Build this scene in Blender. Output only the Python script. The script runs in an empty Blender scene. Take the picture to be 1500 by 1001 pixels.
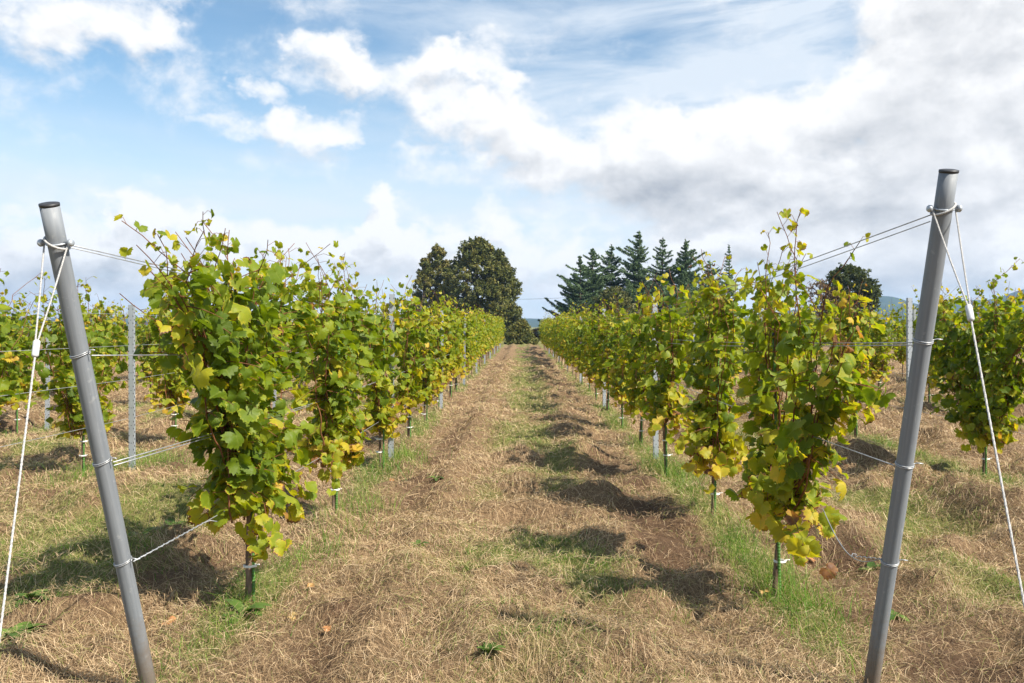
import bpy, math, random
import numpy as np
from mathutils import Vector

sc = bpy.context.scene
COL = sc.collection
R = math.radians

# ------------------------------------------------------------------ camera, sun, sky, exposure
CAM_H = 1.5
F = 1200.0                     # focal length in photo pixels (1500 px wide)
cam_d = bpy.data.cameras.new('camera'); cam = bpy.data.objects.new('camera', cam_d); COL.objects.link(cam)
cam.location = (0, 0, CAM_H); cam.rotation_euler = (R(90), 0, 0)
cam_d.sensor_width = 36; cam_d.lens = 36 * F / 1500
VX, VY = 764.0, 478.0          # where the path vanishes in the photo
cam_d.shift_x = (750 - VX) / 1500; cam_d.shift_y = (VY - 500.5) / 1500
cam_d.clip_start = 0.05; cam_d.clip_end = 20000
sc.camera = cam

SUN_EL, SUN_DIR = 45.0, Vector((0.80, -0.58, 0))       # towards the sun: over the right shoulder
SUN_DIR.normalize()
sd = Vector((SUN_DIR.x * math.cos(R(SUN_EL)), SUN_DIR.y * math.cos(R(SUN_EL)), math.sin(R(SUN_EL))))
sun_d = bpy.data.lights.new('sun', 'SUN'); sun = bpy.data.objects.new('sun', sun_d); COL.objects.link(sun)
sun_d.energy = 5.0; sun_d.angle = R(0.5); sun_d.color = (1.0, 0.93, 0.82)
sun.rotation_euler = sd.to_track_quat('Z', 'Y').to_euler(); sun.location = (20, -20, 30)

sc.view_settings.view_transform = 'Standard'; sc.view_settings.look = 'None'
sc.view_settings.exposure = 0.85; sc.view_settings.gamma = 1.0
sc.render.engine = 'CYCLES'
cy = sc.cycles
cy.max_bounces = 6; cy.diffuse_bounces = 3; cy.glossy_bounces = 2; cy.transmission_bounces = 4
cy.volume_bounces = 0; cy.transparent_max_bounces = 8
cy.caustics_reflective = False; cy.caustics_refractive = False

class NT:
    """small helper for building node trees"""
    def __init__(s, tree): s.t = tree
    def node(s, kind, **kw):
        n = s.t.nodes.new(kind)
        for k, v in kw.items(): setattr(n, k, v)
        return n
    def put(s, sock, v):
        if isinstance(v, bpy.types.NodeSocket): s.t.links.new(v, sock)
        elif v is not None: sock.default_value = v
    def m(s, op, a, b=None, c=None, clamp=False):
        n = s.node('ShaderNodeMath', operation=op, use_clamp=clamp)
        s.put(n.inputs[0], a); s.put(n.inputs[1], b); s.put(n.inputs[2], c)
        return n.outputs[0]
    def sstep(s, x, lo, hi, a=0.0, b=1.0):
        n = s.node('ShaderNodeMapRange', interpolation_type='SMOOTHSTEP')
        s.put(n.inputs['Value'], x); s.put(n.inputs['From Min'], lo); s.put(n.inputs['From Max'], hi)
        s.put(n.inputs['To Min'], a); s.put(n.inputs['To Max'], b)
        return n.outputs[0]
    def mix(s, f, a, b, blend='MIX'):
        n = s.node('ShaderNodeMix', data_type='RGBA', blend_type=blend)
        s.put(n.inputs[0], f); s.put(n.inputs[6], a); s.put(n.inputs[7], b)
        return n.outputs[2]
    def noise(s, vec, scale, detail=4, rough=0.5, dist=0.0):
        n = s.node('ShaderNodeTexNoise')
        s.put(n.inputs['Vector'], vec); n.inputs['Scale'].default_value = scale
        n.inputs['Detail'].default_value = detail; n.inputs['Roughness'].default_value = rough
        n.inputs['Distortion'].default_value = dist
        return n.outputs[0]
    def mapping(s, vec, loc=(0,0,0), rot=(0,0,0), scale=(1,1,1), kind='POINT'):
        n = s.node('ShaderNodeMapping', vector_type=kind)
        s.put(n.inputs[0], vec); n.inputs[1].default_value = loc; n.inputs[2].default_value = rot; n.inputs[3].default_value = scale
        return n.outputs[0]
    def ramp(s, f, stops, interp='LINEAR'):
        n = s.node('ShaderNodeValToRGB'); n.color_ramp.interpolation = interp
        el = n.color_ramp.elements
        while len(el) < len(stops): el.new(0.5)
        for e, (p, c) in zip(el, stops): e.position = p; e.color = (*c, 1) if len(c) == 3 else c
        s.put(n.inputs[0], f)
        return n.outputs[0]

def ang(px, py):
    """photo pixel -> azimuth, elevation of the sky direction"""
    a = math.atan((px - VX) / F); e = math.atan((VY - py) / F * math.cos(a))
    return a, e

def build_sky():
    w = bpy.data.worlds.new('World'); sc.world = w; w.use_nodes = True
    t = w.node_tree; t.nodes.clear(); b = NT(t)
    sky = b.node('ShaderNodeTexSky', sky_type='NISHITA')
    sky.sun_disc = False; sky.sun_elevation = R(SUN_EL)
    sky.sun_rotation = math.atan2(SUN_DIR.x, SUN_DIR.y)
    sky.air_density = 1.0; sky.dust_density = 0.6; sky.ozone_density = 2.0
    tc = b.node('ShaderNodeTexCoord')
    sep = b.node('ShaderNodeSeparateXYZ'); b.put(sep.inputs[0], tc.outputs['Generated'])
    az = b.m('ARCTAN2', sep.outputs[0], sep.outputs[1]); el = b.m('ARCSINE', sep.outputs[2])
    comb = b.node('ShaderNodeCombineXYZ'); b.put(comb.inputs[0], az); b.put(comb.inputs[1], el)
    P0 = comb.outputs[0]

    def blobs(P, lst):
        acc = None
        for (px, py, rx, ry, amp, *rot) in lst:
            a, e = ang(px, py)
            Q = P
            if acc is not None:                 # ties each blob to the one before, so that the shader compiler takes them one after another
                vm = b.node('ShaderNodeVectorMath', operation='MULTIPLY_ADD')
                b.put(vm.inputs[0], acc); vm.inputs[1].default_value = (1e-9,) * 3; b.put(vm.inputs[2], P); Q = vm.outputs[0]
            q = b.mapping(Q, (a, e, 0), (0, 0, R(rot[0]) if rot else 0), (rx / F, ry / F, 1), 'TEXTURE')
            d = b.node('ShaderNodeVectorMath', operation='DOT_PRODUCT'); b.put(d.inputs[0], q); b.put(d.inputs[1], q)
            v = b.m('MAXIMUM', b.m('MULTIPLY_ADD', d.outputs['Value'], -amp, amp), 0.0)
            acc = v if acc is None else b.m('ADD', acc, v)
        return acc

    CL = [(70, 5, 190, 85, .92), (215, 25, 40, 40, .6), (130, 55, 80, 40, .5),
          (485, 85, 85, 62, 1.0), (470, 60, 60, 30, .5), (370, 118, 34, 32, .95), (440, 188, 115, 30, .95), (500, 180, 45, 40, .5), (395, 170, 40, 28, .5), (300, 172, 26, 16, .35),
          (545, 115, 70, 55, .9), (600, 125, 100, 80, .9), (700, 160, 130, 85, .95, -25), (800, 200, 140, 85, 1.1, -15), (690, 85, 90, 34, .8, 10), (745, 125, 40, 26, .5),
          (560, 190, 60, 40, .4), (640, 255, 70, 28, .5),
          (960, 255, 260, 90, 1.2), (1230, 230, 340, 130, 1.4), (1080, 190, 190, 60, .7, 12), (1270, 120, 120, 70, .9), (1440, 110, 190, 170, 1.3),
          (1380, 20, 170, 90, .8), (1290, 330, 380, 80, .9), (1420, 330, 250, 120, .9),
          (205, 318, 58, 44, 1.4), (250, 350, 130, 55, 1.0), (50, 355, 140, 45, 1.0), (110, 415, 260, 60, 1.2), (330, 345, 70, 34, .5),
          (553, 318, 44, 36, 1.5), (430, 330, 55, 34, .7), (700, 332, 62, 36, 1.0), (640, 372, 170, 50, 1.1), (610, 345, 50, 30, .4),
          (830, 362, 40, 30, .9), (890, 375, 36, 34, .9), (800, 320, 60, 24, .35), (1000, 375, 90, 40, .9), (1140, 362, 110, 46, 1.0), (780, 410, 260, 45, .8),
          (750, 470, 1100, 60, .9), (150, 300, 60, 30, .4), (480, 390, 220, 46, .9), (480, 345, 200, 40, .55), (690, 300, 90, 24, .35), (880, 340, 120, 30, .5), (1240, 400, 300, 50, .8)]
    GR = [(1080, 288, 250, 56, 1.0, -4), (1330, 270, 230, 90, .75), (1450, 70, 190, 110, .75, 15), (1350, 20, 110, 50, .35), (930, 270, 120, 40, .5), (1230, 395, 300, 36, .55),
          (120, 420, 260, 50, 1.3), (60, 375, 120, 30, .8), (270, 375, 70, 22, .6), (720, 425, 260, 36, .7), (620, 385, 140, 26, .7), (800, 225, 130, 36, .35, -10), (60, 25, 90, 28, .35), (1400, 430, 220, 30, .6), (620, 200, 60, 25, .2)]

    def dens(P):
        wv = b.mapping(P, (3.1, 1.7, 0), scale=(1, 1.35, 1))
        n1 = b.noise(wv, 8.0, 9, 0.56, 0.25)
        n2 = b.noise(wv, 26.0, 8, 0.6, 0.1)
        wn = b.node('ShaderNodeTexNoise'); b.put(wn.inputs['Vector'], wv); wn.inputs['Scale'].default_value = 11; wn.inputs['Detail'].default_value = 5; wn.inputs['Roughness'].default_value = .55
        wm = b.node('ShaderNodeVectorMath', operation='SUBTRACT'); b.put(wm.inputs[0], wn.outputs['Color']); wm.inputs[1].default_value = (.5, .5, .5)
        wa = b.node('ShaderNodeVectorMath', operation='MULTIPLY_ADD'); b.put(wa.inputs[0], wm.outputs[0]); wa.inputs[1].default_value = (.20, .13, 0); b.put(wa.inputs[2], P)
        Pw = wa.outputs[0]
        nn = b.m('ADD', b.m('MULTIPLY_ADD', n1, 3.4, -1.70), b.m('MULTIPLY_ADD', n2, 1.3, -0.65))
        return b.m('ADD', b.m('ADD', b.m('ADD', b.m('MULTIPLY', blobs(Pw, CL), .90), b.sstep(el, .42, .75, 0, .42)), nn), -0.34)  # elevation term: extra clouds added high out of view to fill the shadows
    D = dens(P0)
    Pu = b.mapping(P0, (0.010, 0.022, 0))
    Du = dens(Pu)
    alpha = b.sstep(D, -0.34, 0.86)
    thick = b.sstep(Du, 0.1, 1.7)
    relief = b.m('MULTIPLY', b.m('SUBTRACT', Du, D), 0.36)
    gm = b.m('MULTIPLY', blobs(P0, GR), b.m('MULTIPLY_ADD', b.noise(b.mapping(P0, scale=(1, 2.2, 1)), 8, 7, .58), 3.2, -0.75, clamp=True))
    shade = b.m('ADD', b.m('ADD', b.m('MULTIPLY', thick, 0.17), relief), b.m('MULTIPLY', gm, 0.38), clamp=True)
    white = (9.8, 9.8, 9.85, 1); grey = (4.3, 4.6, 5.1, 1)
    cloud = b.mix(shade, white, grey)
    # high thin veil: streaks above, a pale band towards the horizon
    st = b.noise(b.mapping(P0, rot=(0, 0, R(-24)), scale=(1, 4.5, 1)), 4.2, 7, .58, .5)
    veil1 = b.m('MULTIPLY', b.sstep(st, .22, .85), blobs(P0, [(900, 70, 600, 210, .85), (1110, 110, 260, 150, 1.0, 35), (900, 170, 260, 80, .6), (800, 20, 400, 60, .3)]))
    st2 = b.noise(b.mapping(P0, (7, 2, 0), scale=(1, 6, 1)), 4.0, 6, .55, .2)
    veil2 = b.m('MULTIPLY', b.sstep(el, 0.30, 0.10), b.m('MULTIPLY_ADD', st2, .9, 0.38))
    veil = b.m('MINIMUM', b.m('ADD', veil1, veil2), 0.88)
    # the clear sky, a little milkier than the clear-air model low down
    base = b.mix(1.0, sky.outputs[0], (1.42, 1.62, 1.56, 1), 'MULTIPLY')
    c1 = b.mix(veil, base, (7.9, 8.6, 9.4, 1))
    c2 = b.mix(alpha, c1, cloud)
    bg = b.node('ShaderNodeBackground'); b.put(bg.inputs[0], c2); bg.inputs[1].default_value = 0.0605
    out = b.node('ShaderNodeOutputWorld'); t.links.new(bg.outputs[0], out.inputs[0])
    w.cycles.sampling_method = 'MANUAL'; w.cycles.sample_map_resolution = 512
build_sky()

# ------------------------------------------------------------------ numeric helpers
def _hash(ix, iy, s):
    h = (ix.astype(np.int64) * 374761393 + iy.astype(np.int64) * 668265263 + s * 982451653) & 0xffffffff
    h = ((h ^ (h >> 13)) * 1274126177) & 0xffffffff
    return ((h ^ (h >> 16)) & 0xffff) / 65535.0
def vnoise(x, y, s=0):
    x = np.asarray(x, float); y = np.asarray(y, float)
    ix = np.floor(x); iy = np.floor(y); fx = x - ix; fy = y - iy
    fx = fx * fx * (3 - 2 * fx); fy = fy * fy * (3 - 2 * fy)
    a = _hash(ix, iy, s); b_ = _hash(ix + 1, iy, s); c = _hash(ix, iy + 1, s); d = _hash(ix + 1, iy + 1, s)
    return (a * (1 - fx) + b_ * fx) * (1 - fy) + (c * (1 - fx) + d * fx) * fy
def fbm(x, y, s=0, o=3):
    r = 0; a = 1; t = 0
    for k in range(o): r = r + a * vnoise(x * 2 ** k, y * 2 ** k, s + k * 7); t += a; a *= .5
    return r / t
def sm(x, lo, hi):
    t = np.clip((x - lo) / (hi - lo), 0, 1); return t * t * (3 - 2 * t)

ROWS = [-12.4, -9.6, -6.9, -4.3, -1.45, 1.45, 4.4, 7.3, 10.1, 12.9]
def rowd(x):
    return np.min(np.abs(np.asarray(x, float)[..., None] - np.array(ROWS)), axis=-1)
def gh(x, y):
    """height of the ground: low hummocks of raked hay between the rows"""
    x = np.asarray(x, float); y = np.asarray(y, float)
    near = 1 - sm(np.hypot(x, y), 60, 160)
    alley = 0.35 + 0.65 * sm(rowd(x), .25, .8)
    amp = 0.11 + 0.06 * sm(x, 1.7, 2.6)
    h = amp * 2 * (fbm(x * .75 + 3, y * 1.35, 11, 2) - .5) * alley
    h += .085 * alley * (np.maximum(vnoise(x * 1.6, y * 2.3, 41), .5) - .5) * 2
    h += 0.055 * (vnoise(x * 4.2, y * 5.5, 5) ** 1.5 - .4) * 2
    h += (.055 + .05 * sm(x, 1.7, 2.4)) * alley * (1 - np.abs(2 * vnoise(x * 1.7 + 1.3 * vnoise(x, y, 45), y * 2.1, 47) - 1)) ** 2 - .02 + .012 * (vnoise(x * 11, y * 11, 6) - .5)
    h += 0.04 * np.exp(-(rowd(x) / .3) ** 2)
    ro = rowd(x); h += (.03 + .05 * vnoise(x * .6, y * .8, 57)) * np.exp(-((ro - .80) / .20) ** 2)      # raked hay in bands along the rows
    for px_, py_ in ((-1.55, 3.42), (1.46, 3.42)): h = (h + .03) * (1 - np.exp(-((x - px_) ** 2 + (y - py_) ** 2) / .55 ** 2)) - .03
    return h * near
def G(x, y): return float(gh(np.array([x]), np.array([y]))[0])
def greenness(x, y):
    rd = rowd(x)
    strip = np.exp(-(rd / .2) ** 2) * sm(vnoise(x * .3 + 9, y * .9, 21), .12, .5)
    off = np.minimum(np.abs(x - .12), np.minimum(np.abs(x + 2.9), np.minimum(np.abs(x - 2.9), np.abs(x + 5.6))))
    mid = np.exp(-(off / .6) ** 2) * sm(fbm(x * 1.3 + 2, y * 1.1, 31, 3), .34, .56)
    left = sm(-x, 1.75, 2.5) * (1 - sm(y, 5.5, 8)) * sm(fbm(x * 1.3, y * 1.3, 33, 2), .36, .6) * .8
    far = sm(y, 45, 75) * .8; mid = mid * (.45 + .55 * sm(y, 3.4, 5.2))
    return np.clip(np.maximum(np.maximum(strip, mid), np.maximum(left, far)), 0, 1)
def bareness(x, y):
    rd = rowd(x)
    band = np.exp(-((rd - .55) / .3) ** 2)
    return np.clip(.62 * band * sm(fbm(x * 1.1 + 40, y * .8, 51, 3), .42, .64) + .4 * sm(fbm(x * 1.7, y * 1.7, 53, 2), .6, .75), 0, 1)

# ------------------------------------------------------------------ object helpers
def obj(name, mesh, mat=None, parent=None):
    o = bpy.data.objects.new(name, mesh); COL.objects.link(o)
    if mat is not None and not mesh.materials: mesh.materials.append(mat)
    if parent is not None: o.parent = parent
    return o
def tag(o, label=None, cat=None, group=None, kind=None):
    if label: o['label'] = label
    if cat: o['category'] = cat
    if group: o['group'] = group
    if kind: o['kind'] = kind
    return o
def thing(name, label, cat, loc=(0, 0, 0), rz=0.0, group=None):
    o = bpy.data.objects.new(name, None); COL.objects.link(o); o.empty_display_size = .2
    o.location = loc; o.rotation_euler = (0, 0, rz)
    return tag(o, label, cat, group)
def np_mesh(name, V, faces, smooth=True, attr=None):
    """faces: list of int arrays (n,3) or (n,4)"""
    me = bpy.data.meshes.new(name)
    V = np.ascontiguousarray(V, dtype=np.float32)
    me.vertices.add(len(V)); me.vertices.foreach_set('co', V.ravel())
    faces = [f for f in faces if len(f)]
    loops = np.concatenate([f.ravel() for f in faces]).astype(np.int32)
    tot = np.concatenate([np.full(len(f), f.shape[1], np.int32) for f in faces])
    start = np.concatenate([[0], np.cumsum(tot)[:-1]]).astype(np.int32)
    me.loops.add(len(loops)); me.loops.foreach_set('vertex_index', loops)
    me.polygons.add(len(tot)); me.polygons.foreach_set('loop_start', start)
    try: me.polygons.foreach_set('loop_total', tot)
    except Exception: pass
    me.polygons.foreach_set('use_smooth', np.full(len(tot), smooth))
    if attr is not None:
        a = me.attributes.new('tone', 'FLOAT_COLOR', 'POINT')
        a.data.foreach_set('color', np.ascontiguousarray(attr, dtype=np.float32).ravel())
    me.update(calc_edges=True); me.validate()
    return me
class MB:
    """collects pieces of one mesh"""
    def __init__(s): s.V = []; s.F3 = []; s.F4 = []; s.n = 0
    def add(s, V, F):
        V = np.asarray(V, float); F = np.asarray(F, int)
        (s.F3 if F.shape[1] == 3 else s.F4).append(F + s.n); s.V.append(V); s.n += len(V)
    def more(s, F, base):
        F = np.asarray(F, int); (s.F3 if F.shape[1] == 3 else s.F4).append(F + base)
    def tube(s, pts, rad, sides=6, cap=True):
        pts = np.asarray(pts, float); n = len(pts)
        rad = np.full(n, rad, float) if np.isscalar(rad) else np.asarray(rad, float)
        T = np.gradient(pts, axis=0); T /= np.linalg.norm(T, axis=1)[:, None] + 1e-12
        up = np.array([0, 0, 1.0]) if abs(T[0][2]) < .9 else np.array([1.0, 0, 0])
        N = np.cross(T[0], up); N /= np.linalg.norm(N)
        ring = []; th = np.arange(sides) * 2 * np.pi / sides
        for i in range(n):
            N = N - T[i] * np.dot(N, T[i]); N /= np.linalg.norm(N) + 1e-12; B = np.cross(T[i], N)
            ring.append(pts[i] + rad[i] * (np.cos(th)[:, None] * N + np.sin(th)[:, None] * B))
        V = np.concatenate(ring)
        i = np.arange(n - 1)[:, None] * sides; j = np.arange(sides)[None]; k = (j + 1) % sides
        Fq = np.stack([i + j, i + k, i + sides + k, i + sides + j], -1).reshape(-1, 4)
        base = s.n; s.add(V, Fq)
        if cap:
            for e, rv in ((0, True), (n - 1, False)):
                c = pts[e][None]; b0 = s.n; idx = np.arange(sides) + base + e * sides; nx = np.roll(idx, -1)
                s.V.append(c); s.n += 1
                f = np.stack([np.full(sides, b0), nx, idx] if rv else [np.full(sides, b0), idx, nx], -1)
                s.F3.append(f)
        return s
    def box(s, lo, hi):
        x0, y0, z0 = lo; x1, y1, z1 = hi
        V = [(x0,y0,z0),(x1,y0,z0),(x1,y1,z0),(x0,y1,z0),(x0,y0,z1),(x1,y0,z1),(x1,y1,z1),(x0,y1,z1)]
        s.add(V, [(0,3,2,1),(4,5,6,7),(0,1,5,4),(1,2,6,5),(2,3,7,6),(3,0,4,7)]); return s
    def mesh(s, name, smooth=True):
        f = []
        if s.F4: f.append(np.concatenate(s.F4))
        if s.F3: f.append(np.concatenate(s.F3))
        return np_mesh(name, np.concatenate(s.V), f, smooth)
    def build(s, name, mat, parent=None, smooth=True): return obj(name, s.mesh(name, smooth), mat, parent)
def at(px, py, z):
    """photo pixel at depth z -> point"""
    return np.array([(px - VX) / F * z, z, CAM_H - (py - VY) / F * z])
def nrm(v): return v / (np.linalg.norm(v, axis=-1, keepdims=True) + 1e-9)
ORD = ['first', 'second', 'third', 'fourth', 'fifth', 'sixth', 'seventh', 'eighth', 'ninth', 'tenth', 'eleventh', 'twelfth', 'thirteenth', 'fourteenth']

# ------------------------------------------------------------------ materials
def mat(name):
    m = bpy.data.materials.new(name); m.use_nodes = True; m.node_tree.nodes.clear()
    return m, NT(m.node_tree)
def principled(b, col, rough=.6, spec=.5, metal=0.0, bump=None, bs=.3, bd=.01):
    p = b.node('ShaderNodeBsdfPrincipled'); b.put(p.inputs['Base Color'], col); b.put(p.inputs['Roughness'], rough)
    p.inputs['Specular IOR Level'].default_value = spec; p.inputs['Metallic'].default_value = metal
    if bump is not None:
        n = b.node('ShaderNodeBump'); n.inputs['Strength'].default_value = bs; n.inputs['Distance'].default_value = bd
        b.put(n.inputs['Height'], bump); b.put(p.inputs['Normal'], n.outputs[0])
    return p.outputs[0]
def finish(b, s):
    o = b.node('ShaderNodeOutputMaterial'); b.t.links.new(s, o.inputs[0])
def objco(b): return b.node('ShaderNodeTexCoord').outputs['Object']
def tone(b):
    a = b.node('ShaderNodeAttribute', attribute_name='tone')
    s = b.node('ShaderNodeSeparateColor'); b.put(s.inputs[0], a.outputs['Color'])
    return s.outputs[0], s.outputs[1], s.outputs[2], a.outputs['Alpha']

def leaf_material():
    m, b = mat('vine_leaf')
    age, rnd, edge, vein = tone(b)
    oi = b.node('ShaderNodeObjectInfo')
    co = objco(b)
    n = b.noise(co, 28, 4, .6)
    n2 = b.noise(co, 90, 3, .6)
    rim = b.m('MULTIPLY', b.sstep(b.m('ADD', edge, b.m('MULTIPLY_ADD', n, 1.3, -.65)), .72, 1.1), b.sstep(rnd, .42, .9))
    a = b.m('ADD', age, b.m('MULTIPLY_ADD', n, .20, -.10))
    a = b.m('ADD', a, b.m('MULTIPLY_ADD', oi.outputs['Random'], .08, -.04))
    a = b.m('ADD', a, b.m('MULTIPLY', rim, .55), clamp=True)
    stops = [(0, (.075, .122, .008)), (.28, (.142, .205, .013)), (.52, (.240, .280, .017)), (.72, (.39, .355, .025)), (.83, (.54, .38, .045)), (.92, (.32, .155, .05)), (1, (.13, .06, .035))]
    c = b.ramp(a, stops)
    c = b.mix(b.sstep(n2, .62, .75, 0, .35), c, (.16, .09, .03, 1))
    v = b.m('POWER', vein, 7)
    c = b.mix(b.m('MULTIPLY', v, .45), c, (.26, .30, .07, 1))
    front = principled(b, c, .50, .28, bump=b.m('ADD', n2, b.m('MULTIPLY', vein, -.8)), bs=.35, bd=.006)
    tr = b.node('ShaderNodeBsdfTranslucent')
    tc = b.mix(.55, c, (.42, .46, .02, 1))
    tc = b.mix(1.0, c, (2.0, 1.85, .5, 1), 'MULTIPLY')
    b.put(tr.inputs[0], tc)
    mx = b.node('ShaderNodeMixShader'); mx.inputs[0].default_value = .44
    b.t.links.new(front, mx.inputs[1]); b.t.links.new(tr.outputs[0], mx.inputs[2])
    finish(b, mx.outputs[0]); return m
M_LEAF = leaf_material()

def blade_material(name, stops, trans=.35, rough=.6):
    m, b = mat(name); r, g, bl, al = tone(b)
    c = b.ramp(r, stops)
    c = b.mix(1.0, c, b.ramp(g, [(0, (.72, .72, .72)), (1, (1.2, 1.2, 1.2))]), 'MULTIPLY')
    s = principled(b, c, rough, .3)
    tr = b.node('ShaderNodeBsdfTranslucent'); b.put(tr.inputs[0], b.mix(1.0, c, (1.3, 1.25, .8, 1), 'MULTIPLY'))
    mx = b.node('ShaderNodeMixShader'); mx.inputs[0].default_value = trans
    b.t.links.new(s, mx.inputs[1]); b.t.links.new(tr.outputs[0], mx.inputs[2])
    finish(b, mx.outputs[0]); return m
M_STRAW = blade_material('dry_straw', [(0, (.13, .078, .044)), (.25, (.30, .197, .108)), (.55, (.50, .355, .20)), (.8, (.66, .51, .325)), (.86, (.34, .32, .11)), (1, (.20, .24, .06))], .18, .55)
M_GRASS = blade_material('green_grass', [(0, (.07, .18, .018)), (.45, (.15, .28, .03)), (.75, (.28, .35, .07)), (1, (.48, .40, .19))], .4, .5)
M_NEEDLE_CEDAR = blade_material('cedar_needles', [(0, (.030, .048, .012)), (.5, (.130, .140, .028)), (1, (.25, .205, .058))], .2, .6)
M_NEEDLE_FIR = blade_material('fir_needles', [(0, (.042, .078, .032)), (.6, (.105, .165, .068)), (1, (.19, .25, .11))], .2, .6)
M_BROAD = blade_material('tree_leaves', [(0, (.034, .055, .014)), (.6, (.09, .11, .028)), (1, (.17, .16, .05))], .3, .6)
M_TWIG = blade_material('brown_twigs', [(0, (.10, .06, .03)), (1, (.24, .17, .09))], .2, .7)
M_WEED = blade_material('weed_leaf', [(0, (.05, .11, .02)), (1, (.16, .25, .05))], .4, .45)
M_DEADLEAF = blade_material('fallen_leaf', [(0, (.16, .075, .03)), (.6, (.42, .20, .08)), (1, (.5, .36, .12))], .2, .6)

def bark(name, c0, c1, sc_=30, stretch=.15):
    m, b = mat(name); co = objco(b)
    n = b.noise(b.mapping(co, scale=(1, 1, stretch)), sc_, 6, .65, .4)
    finish(b, principled(b, b.ramp(n, [(.3, c0), (.7, c1)]), .85, .2, bump=n, bs=.8, bd=.01)); return m
M_TRUNK = bark('vine_bark', (.085, .055, .038), (.28, .19, .13), 60)
M_CANE = bark('vine_cane', (.10, .035, .02), (.27, .12, .05), 40)
M_TREEBARK = bark('tree_bark', (.04, .028, .02), (.14, .10, .07), 8)

def post_grey():
    m, b = mat('grey_coated_steel'); co = objco(b)
    st = b.noise(b.mapping(co, scale=(26, 26, .7)), 3.0, 5, .55)
    sp = b.noise(co, 34, 5, .6)
    c = b.ramp(st, [(.3, (.165, .180, .198)), (.7, (.232, .248, .265))])
    c = b.mix(b.sstep(sp, .60, .70, 0, .30), c, (.42, .42, .40, 1))
    c = b.mix(b.sstep(b.noise(co, 9, 6, .7), .60, .78, 0, .45), c, (.13, .125, .115, 1))
    sx = b.node('ShaderNodeSeparateXYZ'); b.put(sx.inputs[0], co)
    mud = b.m('MULTIPLY', b.sstep(b.m('ADD', sx.outputs[2], b.m('MULTIPLY_ADD', b.noise(co, 22, 5, .65), .5, -.25)), .42, .02), .75)
    scr = b.sstep(b.noise(b.mapping(co, scale=(60, 60, 2.2), rot=(.06, .04, 0)), 4.0, 2, .5), .70, .74, 0, .4)
    c = b.mix(scr, c, (.40, .41, .42, 1)); c = b.mix(mud, c, (.16, .115, .075, 1))
    finish(b, principled(b, c, b.ramp(sp, [(.3, (.46,) * 3), (.7, (.68,) * 3)]), .5, bump=sp, bs=.08, bd=.003)); return m
M_POST = post_grey()
def galv():
    m, b = mat('galvanised_steel'); co = objco(b)
    v = b.node('ShaderNodeTexVoronoi'); b.put(v.inputs['Vector'], b.mapping(co, scale=(1, 1, .5))); v.inputs['Scale'].default_value = 60
    n = b.noise(b.mapping(co, scale=(1, 1, .2)), 14, 5, .6)
    c = b.ramp(b.m('ADD', b.m('MULTIPLY', v.outputs['Color'], .35), b.m('MULTIPLY', n, .65)), [(.25, (.30, .33, .36)), (.75, (.52, .55, .58))])
    finish(b, principled(b, c, .42, .5, .35)); return m
M_GALV = galv()
def plain(name, c, rough=.6, metal=0.0, var=.25, scale=30):
    m, b = mat(name); n = b.noise(objco(b), scale, 4, .6)
    lo = tuple(x * (1 - var) for x in c); hi = tuple(min(1, x * (1 + var)) for x in c)
    finish(b, principled(b, b.ramp(n, [(.3, lo), (.7, hi)]), rough, .5, metal)); return m
M_WIRE = plain('steel_wire', (.40, .41, .42), .45, .5)
M_DARKWIRE = plain('dark_cable', (.05, .05, .055), .5)
M_SLOT = plain('slot_shadow_steel', (.035, .037, .04), .6)
M_CAP = plain('black_cap', (.03, .03, .032), .5)
M_ROPE = plain('white_rope', (.40, .39, .375), .8, 0, .45, 260)
M_SLEEVE = plain('sleeve_grey', (.55, .55, .55), .5)
M_TIE = plain('white_tape', (.78, .77, .73), .6, 0, .08)
def stake_mat():
    m, b = mat('green_stake'); co = objco(b)
    n = b.noise(co, 30, 4, .6); wv = b.node('ShaderNodeTexWave', bands_direction='Z'); b.put(wv.inputs[0], co); wv.inputs['Scale'].default_value = 18
    c = b.ramp(n, [(.3, (.045, .13, .022)), (.7, (.10, .22, .04))])
    finish(b, principled(b, c, .45, .5, bump=wv.outputs['Fac'], bs=.5, bd=.004)); return m
M_STAKE = stake_mat()

def ground_mat():
    m, b = mat('straw_ground'); r, g, bl, al = tone(b); co = objco(b)
    n1 = b.noise(b.mapping(co, scale=(1, 1, 0)), 6, 8, .62)
    n2 = b.noise(b.mapping(co, scale=(3, 1, 0), rot=(0, 0, .5)), 40, 5, .7, .6)
    n3 = b.noise(b.mapping(co, (5, 3, 0), scale=(1, 2.5, 0), rot=(0, 0, -.4)), 55, 5, .7, .6)
    straw = b.ramp(b.m('ADD', b.m('MULTIPLY', n2, .5), b.m('MULTIPLY', n3, .5)), [(.36, (.075, .046, .027)), (.52, (.23, .150, .082)), (.70, (.45, .325, .185))])
    soil = b.ramp(n1, [(.3, (.050, .028, .018)), (.7, (.15, .085, .05))])
    green = b.ramp(n2, [(.35, (.07, .10, .018)), (.65, (.24, .25, .07))])
    c = b.mix(b.m('MULTIPLY', b.sstep(b.m('ADD', g, b.m('MULTIPLY_ADD', n1, .9, -.45)), .35, .7), .75), straw, soil)
    c = b.mix(b.m('MULTIPLY', b.sstep(b.m('ADD', r, b.m('MULTIPLY_ADD', n1, .7, -.35)), .3, .8), .72), c, green)
    finish(b, principled(b, c, .9, .15, bump=b.m('ADD', n2, n3), bs=.8, bd=.02)); return m
M_GROUND = ground_mat()
def hill_mat():
    m, b = mat('wooded_hill'); n = b.noise(objco(b), .02, 6, .6)
    finish(b, principled(b, b.ramp(n, [(.35, (.022, .040, .030)), (.65, (.05, .072, .045))]), .9, .1)); return m
M_HILL = hill_mat()

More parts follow.
